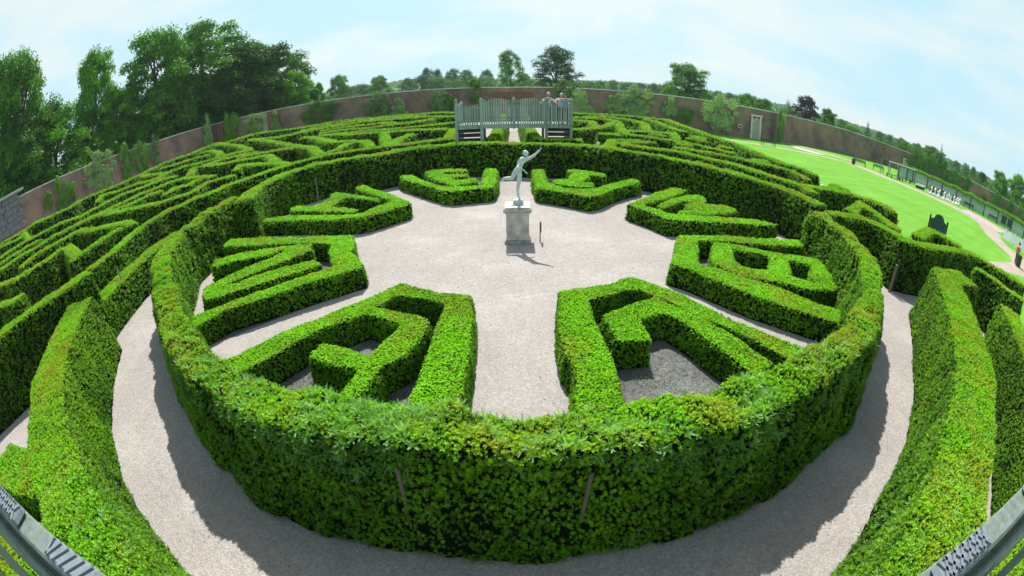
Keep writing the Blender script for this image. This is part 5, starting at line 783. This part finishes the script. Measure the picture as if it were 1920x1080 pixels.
def bin_(x, y, label):
    b = empty('litter_bin', (x, y, 0)); tag(b, label, 'bin', 'black litter bins'); MB().lathe([(.24, 0), (.27, .05), (.27, .72), (.29, .74), (.29, .80)], 14).build('body', M_BLACK, b, smooth=False); MB().lathe([(.29, 0), (.27, .1), (.12, .18)], 14, (0, 0, .80)).build('lid', M_BLACK, b)
bin_(48.0, 48.9, 'black litter bin beside the bench below the right wall'); bin_(37.2, 13.4, 'black litter bin on the gravel near the right edge')
# fence of close palings with a vine on top
A_, B_ = Vector((59.4, 48.6)), Vector((80.5, 11.5)); fd = (B_-A_); FL = fd.length; fd /= FL
fence = empty('paling_fence', (A_.x, A_.y, 0), math.atan2(fd.y, fd.x)); tag(fence, 'long grey green timber paling fence with scalloped bays beside the game mats', 'fence')
nb = int(FL/2.7); bw = FL/nb; g = MB()
for j in range(20):
    x = j*bw/20; h = 1.78+.16*math.sin(math.pi*(j+.5)/20); g.box(x+.008, -.012, .05, x+bw/20-.012, .012, h)
for z in (.4, 1.4): g.box(0, .012, z, bw, .06, z+.08)
bay = g.mesh('fence_bay'); bay.materials.append(M_FENCE); fp = MB().box(-.09, -.07, 0, .09, .05, 2.0).mesh('fence_post'); fp.materials.append(M_DARKW)
for i in range(nb): link('fence_bay', bay, None, fence, loc=(i*bw, 0, 0)); link('fence_post', fp, None, fence, loc=(i*bw, -.02, 0))
for i, l in enumerate(('left', 'right')):
    q = A_+fd*(21.2+i*1.3); nb_ = empty('notice_board', (q.x-.1, q.y-.06, 0), math.atan2(fd.y, fd.x)); tag(nb_, l+' of two dark notice boards on the paling fence', 'notice board', 'notice boards on the fence')
    MB().box(-.5, -.12, .55, .5, -.05, 1.6).build('panel', M_DGREEN, nb_)
    for z in (.5, 1.6): MB().box(-.56, -.15, z, .56, -.04, z+.07).build('frame_bar', M_DARKW, nb_)
# shaped board seen over the hedge
sb = empty('shaped_notice_board', (20.9, 13.3, 0), R(-57.5)); tag(sb, 'slate green notice board with an arched top on two posts behind the pointed hedge', 'notice board')
MB().prism([(-.5, .5), (.5, .5), (.5, 1.72), (.34, 1.78), (.30, 1.9)]+[(.30*math.cos(math.pi*i/8), 1.84+.22*math.sin(math.pi*i/8)) for i in range(9)]+[(-.30, 1.9), (-.34, 1.78), (-.5, 1.72)][1:], -.03, .03).build('board', M_BOARD, sb)
for s in (-1, 1): MB().box(s*.56-.055, -.055, 0, s*.56+.055, .055, 1.88).build('post', M_DARKW, sb, bevel=.01)
# slanted display frame at the right edge
df = empty('display_frame', (49.5, 18.6, 0), R(-70)); tag(df, 'pale green angled display frame standing on the grass at the right edge', 'display frame')
for i in range(3): MB().bar((-1.6+i*1.15, -.3, .35), (-1.6+i*1.15, .3, 1.3), 1.05, .04).build('panel', M_FENCE, df)
for s in (-1.9, -.6, .6, 1.9): MB().bar((s, -.3, 0), (s, .3, 1.45), .08, .06).build('leg', M_COPE, df)

# ---------------------------------------------------------------- trees
def crown_mesh(name, seed, kind, nq, leaf):
    rs = np.random.default_rng(seed); blobs = []
    if kind == 'conifer':
        for i in range(26): z = .1+.88*i/25; r = .46*(1-z)**.8+.03; a = i*2.4; blobs.append(((math.cos(a)*r*.5, math.sin(a)*r*.5, z), r*.62, .05))
    elif kind == 'cedar':
        for i in range(24): z = .16+.76*rs.random(); a = rs.random()*6.28; rr = .40*math.sqrt(max(.05, 1-((z-.42)/.62)**2)); d = rr*rs.random()**.5; blobs.append(((math.cos(a)*d, math.sin(a)*d, z), .16+.06*rs.random(), .09))
    elif kind == 'willow':
        for i in range(22): a = rs.random()*6.28; d = .38*rs.random()**.6; z = .85-.35*d/.38-.25*rs.random(); blobs.append(((math.cos(a)*d, math.sin(a)*d, z), .12, .28))
    else:
        nb_ = 64 if kind == 'broad' else 24
        for i in range(nb_):
            z = .07+.81*((i+.5)/nb_); prof = math.sin(math.pi*min(1, (z*.78+.19)))**.62; a = i*2.4+rs.random(); d = .40*prof*(.35+.65*rs.random()) if kind == 'broad' else .36*prof*(.35+.65*rs.random()); s = (.075+.06*rs.random()) if kind == 'broad' else .125+.075*rs.random(); blobs.append(((math.cos(a)*d, math.sin(a)*d, z), s, s*.80))
        blobs.append(((.02, 0, .90), .12, .09))
    B = np.array([b[0] for b in blobs]); rr = np.array([b[1] for b in blobs]); rz = np.array([b[2] for b in blobs]); pr = rr*rr; pr /= pr.sum()
    k = rs.choice(len(blobs), nq, p=pr); d = rs.normal(size=(nq, 3)); d /= np.linalg.norm(d, axis=1)[:, None]; d[:, 2] = np.where(d[:, 2] < -.35, -d[:, 2]*.4, d[:, 2])
    rad = rs.uniform(.55, 1.12, nq); lump = 1+.25*vnoise(d*1.0+B[k]*7, 2.7); c = B[k]+d*np.stack([rr[k], rr[k], rz[k]], 1)*(rad*lump)[:, None]
    n = d+rs.normal(size=(nq, 3))*.55+np.array([0, 0, .35]); n /= np.linalg.norm(n, axis=1)[:, None]
    t = np.cross(n, rs.normal(size=(nq, 3))); t /= np.linalg.norm(t, axis=1)[:, None]; b = np.cross(n, t); s = leaf*rs.uniform(.6, 1.35, nq)[:, None]; asp = .72
    zc = np.array([1, 1, .62 if kind in ('broad', 'far') else .8])
    V = np.stack([c-t*s, c+b*s*asp*.8, c+t*s, c-b*s*asp*.8], 1).reshape(-1, 3); V[:, 2] = np.clip(V[:, 2], .01, None)
    return mesh_np(name, V, np.arange(nq*4).reshape(-1, 4)), blobs
def trunk_mesh(seed, blobs, r=.022):
    rs = random.Random(seed); g = MB(); g.tube([(0, 0, 0), (.005, 0, .2), (.0, .008, .5), (0, 0, .85)], [r*1.25, r, r*.7, r*.2], 8)
    for b in rs.sample(blobs, min(12, len(blobs))):
        (x, y, z) = b[0]; z0 = max(.12, z-.18-rs.random()*.1); g.tube([(0, 0, z0), (x*.5, y*.5, (z0+z)/2+.01), (x, y, z)], [r*.5, r*.34, r*.12], 6)
    return g.mesh('trunk', smooth=True)
VAR = {}
for kind, key, seeds, nq, leaf in (('broadleaf', 'broad', (1, 2, 3, 4, 5), 32000, .0118), ('cedar', 'broad', (6,), 22000, .011), ('lightgreen', 'broad', (7,), 24000, .010), ('conifer', 'conifer', (8,), 5000, .018), ('willow', 'willow', (9,), 5000, .014), ('copper', 'broad', (10,), 12000, .015), ('far', 'far', (12, 13, 14), 7000, .020), ('fardark', 'far', (15,), 3800, .024)):
    VAR[kind] = []
    for s in seeds:
        me, bl = crown_mesh('crown', s, key, nq, leaf); me.materials.append(TREEMAT[kind]); tm = trunk_mesh(s, bl); tm.materials.append(M_BARK); VAR[kind].append((me, tm))
FARN = 0
NAMES = {'conifer': 'conifer_tree', 'cedar': 'cedar_tree', 'willow': 'willow_tree', 'copper': 'copper_beech_tree', 'fardark': 'copper_beech_tree'}
for i, (kind, label, x, y, h, wd) in enumerate(TREES):
    me, tm = VAR[kind][i % len(VAR[kind])]; rz = rnd.uniform(0, 6.28)
    g0 = float(gz(x, 0)) if x > -60 else 1.3
    t = empty(NAMES.get(kind, 'broadleaf_tree'), (x, y, g0)); grp = None
    if kind == 'far' and 'belt' in label: grp = 'distant trees in the right woodland belt'
    tag(t, label, 'tree', grp)
    H_ = (h-g0)*(.98 if kind != 'conifer' else 1); W_ = wd/.86
    if kind == 'lightgreen': W_ = wd/.95
    if kind == 'broadleaf' and h > 12: W_ *= 1.3
    for nm, m_ in (('crown', me), ('trunk', tm)):
        c = link(nm, m_, None, t, rot=(0, 0, rz)); c.scale = (W_, W_, H_)
# climbers and wall shrubs
def climber_mesh(seed, nq, blobs):
    rs = np.random.default_rng(seed); B = []
    for i in range(blobs):
        a = rs.uniform(0, 6.28); q = rs.random()**.6; B.append((.40*q*math.cos(a)+.05*math.sin(3*a), rs.uniform(-.10, .02), .40*q*math.sin(a)+.04*math.sin(5*a), rs.uniform(.06, .15)))
    B = np.array(B); k = rs.integers(0, blobs, nq); d = rs.normal(size=(nq, 3)); d /= np.linalg.norm(d, axis=1)[:, None]; c = B[k, :3]+d*np.stack([B[k, 3], B[k, 3]*.35, B[k, 3]], 1)*rs.uniform(.5, 1.15, nq)[:, None]
    c[:, 1] = np.minimum(c[:, 1], .04)
    n = d*np.array([1, 1, 1])+rs.normal(size=(nq, 3))*.6+np.array([0, -.5, .4]); n /= np.linalg.norm(n, axis=1)[:, None]; t = np.cross(n, rs.normal(size=(nq, 3))); t /= np.linalg.norm(t, axis=1)[:, None]; b = np.cross(n, t); s = .017*rs.uniform(.5, 1.5, nq)[:, None]
    V = np.stack([c-t*s, c+b*s*.7, c+t*s, c-b*s*.7], 1).reshape(-1, 3); return mesh_np('foliage', V, np.arange(nq*4).reshape(-1, 4))
CV = {k: [] for k in (0, 1, 2)}
for k in CV:
    for s in range(3):
        me = climber_mesh(30+s+k*5, 6500, 26+s*6); me.materials.append(TREEMAT['climb%d' % k]); CV[k].append(me)
stm = MB().tube([(0, 0, -.5), (.02, -.01, -.1), (-.03, 0, .3)], [.012, .01, .005], 6).tube([(.0, 0, -.2), (.15, 0, .05), (.25, 0, .3)], [.008, .006, .003], 6).tube([(.0, 0, -.25), (-.15, 0, .0), (-.28, 0, .25)], [.008, .006, .003], 6).mesh('stem'); stm.materials.append(M_BARK)
DESC = ['leafy green', 'white-flowering', 'yellow-green']
wl = ['on the left wall', 'on the far wall, left half', 'on the far wall, right half', 'on the right wall']
cnt = {}
for i, (x, y, z, w_, h_, k, ang) in enumerate(CLIMB):
    reg = 0 if x < -45.9 else (1 if x < 0 else (2 if x < 60 else 3)); key = (reg, k); cnt[key] = cnt.get(key, 0)+1
    c = empty('wall_climber', (x, y, z), ang+(math.pi if abs(ang-1.58) < .1 and x < 0 else 0)*0); ordn = ['first', 'second', 'third', 'fourth', 'fifth', 'sixth', 'seventh', 'eighth', 'ninth', 'tenth'][cnt[key]-1]
    tag(c, '%s climber, %s of its kind from the left %s' % (DESC[k], ordn, wl[reg]), 'climber', 'climbing shrubs on the brick wall')
    if reg == 0: c.rotation_euler = (0, 0, math.pi/2)
    f = link('foliage', CV[k][i % 3], None, c); f.scale = (w_*1.3, 2.6, h_*1.2)
    s = link('stem', stm, None, c); s.scale = (w_, 1.5, h_*1.6)
# vine on the fence
def leaf_band(name, pts, spread, hspread, nq, leaf, m, label, cat, kind='stuff'):
    rs = np.random.default_rng(len(pts)*7+nq); P_ = np.array(pts, float); seg = np.linalg.norm(P_[1:]-P_[:-1], axis=1); cs = np.concatenate([[0], np.cumsum(seg)]); t = rs.random(nq)*cs[-1]; i = np.clip(np.searchsorted(cs, t)-1, 0, len(seg)-1); f = ((t-cs[i])/seg[i])[:, None]
    c = P_[i]*(1-f)+P_[i+1]*f; bmp = vnoise(c*1.0, .8)[:, None]; c = c+np.clip(rs.normal(size=(nq, 3)), -1.9, 1.9)*np.array([spread, spread, hspread]); c[:, 2] += bmp[:, 0]*hspread*1.3
    n = rs.normal(size=(nq, 3)); n /= np.linalg.norm(n, axis=1)[:, None]; tt = np.cross(n, rs.normal(size=(nq, 3))); tt /= np.linalg.norm(tt, axis=1)[:, None]; b = np.cross(n, tt); s = leaf*rs.uniform(.6, 1.4, nq)[:, None]
    V = np.stack([c-tt*s, c+b*s*.7, c+tt*s, c-b*s*.7], 1).reshape(-1, 3); o = link(name, mesh_np(name, V, np.arange(nq*4).reshape(-1, 4)), m); tag(o, label, cat, None, kind); return o
fz = [(A_.x+fd.x*FL*i/20, A_.y+fd.y*FL*i/20, 2.08) for i in range(21)]
leaf_band('fence_vine', fz, .15, .17, 16000, .075, TREEMAT['climb2'], 'bright green vine trained along the top of the paling fence', 'vine')
for k_, lab_ in (('vBL', 'small weeds in the gravel inside the near left wedge'), ('vBR', 'small weeds in the gravel inside the near right wedge')):
    pts_ = [p for kk, ll, pp in POLYH if kk == k_ for q in pp for p in q]; cx = sum(p[0] for p in pts_)/len(pts_); cy = sum(p[1] for p in pts_)/len(pts_)
    leaf_band('weeds', [(cx-1.6, cy-1.0, .02), (cx-.3, cy-.8, .02), (cx+.8, cy-1.1, .02)], .45, .012, 700, .016, TREEMAT['climb0'], lab_, 'weeds')
leaf_band('leaf_litter', [(-11, 4, .014), (-4, 2, .014), (4, 2, .014), (10, 4.5, .014), (6, 12, .014), (-6, 12, .014), (0, 8, .014)], 1.3, .002, 2200, .011, TREEMAT['copper'], 'dry clippings and leaf litter lying on the gravel', 'leaf litter')
# undergrowth behind the walls, woodland belts and wooded hills far away
M_UNDER = TREEMAT['broadleaf']
leaf_band('undergrowth', [(-58, 5, 3), (-58, 25, 3.6), (-57, 45, 3.6), (-54, 68, 3.6), (-44, 74, 3.0)], 3.0, 2.6, 60000, .22, M_UNDER, 'dark undergrowth at the foot of the grove behind the left wall', 'undergrowth')
leaf_band('shrub_belt', [(-34, 76, 2.6), (-20, 70, 3.0), (0, 68, 2.6), (30, 70, 2.5), (60, 76, 2.8), (84, 70, 2.7), (100, 48, 2.6), (114, 20, 2.4), (122, -5, 2.3)], 2.6, 1.1, 24000, .22, TREEMAT['far'], 'low green shrubs just showing above the far and right walls', 'shrubs')
def hill():
    az = np.radians(np.linspace(-75, 105, 160)); rr = np.array([420, 520, 640, 780, 950, 1300]); top = np.interp(np.degrees(az), [-75, -45, -35, -25, -14, -8, 0, 8, 20, 30, 40, 55, 70, 105], [10, 12, 15, 20, 24, 21, 15, 15, 16, 17, 16, 14, 12, 12])
    prof = np.array([0, .35, .8, 1.0, .9, 0]); V = []
    for i, r in enumerate(rr): V.append(np.stack([r*np.sin(az), r*np.cos(az), prof[i]*top*(r/780)**.4], 1))
    V = np.concatenate(V); V[:, 2] += vnoise(V, .012)*3*(V[:, 2] > 2); n = len(az); idx = np.arange(n*len(rr)).reshape(len(rr), n); F = np.stack([idx[:-1, :-1], idx[:-1, 1:], idx[1:, 1:], idx[1:, :-1]], -1).reshape(-1, 4); return V, F
V, F = hill(); M_FIELD = solid('distant_fields', (.09, .14, .04), .95, .35, .02, bumpd=0); tag(link('wooded_hills', mesh_np('wooded_hills', V, F, True), M_FIELD), kind='structure')
rs_ = np.random.default_rng(77)
def wood(name, label, r0, r1, a0, a1, hts, n, leaf, m, base=0):
    az = np.radians(rs_.uniform(a0, a1, n)); r = rs_.uniform(r0, r1, n); x, y = r*np.sin(az), r*np.cos(az)
    P_ = np.stack([x, y, np.zeros(n)], 1); cell = vnoise(P_, .055)*.5+vnoise(P_+50, .14)*.5; z = base(r, az)+hts*(.55+.55*cell)*rs_.random(n)**.5
    c = np.stack([x, y, z], 1); nn = rs_.normal(size=(n, 3))+np.array([0, 0, .6]); nn /= np.linalg.norm(nn, axis=1)[:, None]; tt = np.cross(nn, rs_.normal(size=(n, 3))); tt /= np.linalg.norm(tt, axis=1)[:, None]; b = np.cross(nn, tt); s = leaf*rs_.uniform(.6, 1.4, n)[:, None]
    V = np.stack([c-tt*s, c+b*s*.8, c+tt*s, c-b*s*.8], 1).reshape(-1, 3); o = link(name, mesh_np(name, V, np.arange(n*4).reshape(-1, 4)), m); tag(o, label, 'woodland', None, 'stuff')
topf = lambda az: np.interp(np.degrees(az), [-75, -45, -35, -25, -14, -8, 0, 8, 20, 30, 40, 55, 70, 105], [10, 12, 15, 20, 24, 21, 15, 15, 16, 17, 16, 14, 12, 12])
wood('distant_woodland', 'hazy blue-green woodland covering the distant hills', 560, 900, -60, 85, 8, 42000, 1.9, TREEMAT['far'], lambda r, az: np.interp(r, [420, 520, 640, 780, 950], [0, .35, .8, 1, .9])*topf(az)*(r/780)**.4)
wood('parkland_wood', 'belt of parkland trees between the garden and the hills', 260, 420, -45, 85, 10.5, 26000, 1.0, TREEMAT['far'], lambda r, az: 0*r)

# ---------------------------------------------------------------- haze
hz = MB().box(-3400, -400, -3, 3400, 1600, 34).mesh('haze'); m, nt, o_ = mat('haze_air'); pv = N(nt, 'ShaderNodeVolumePrincipled'); pv.inputs['Density'].default_value = .00024; pv.inputs['Color'].default_value = (.78, .90, 1, 1); pv.inputs['Anisotropy'].default_value = .3
nt.links.new(pv.outputs[0], o_.inputs['Volume']); hz.materials.append(m); tag(link('haze', hz), kind='stuff')
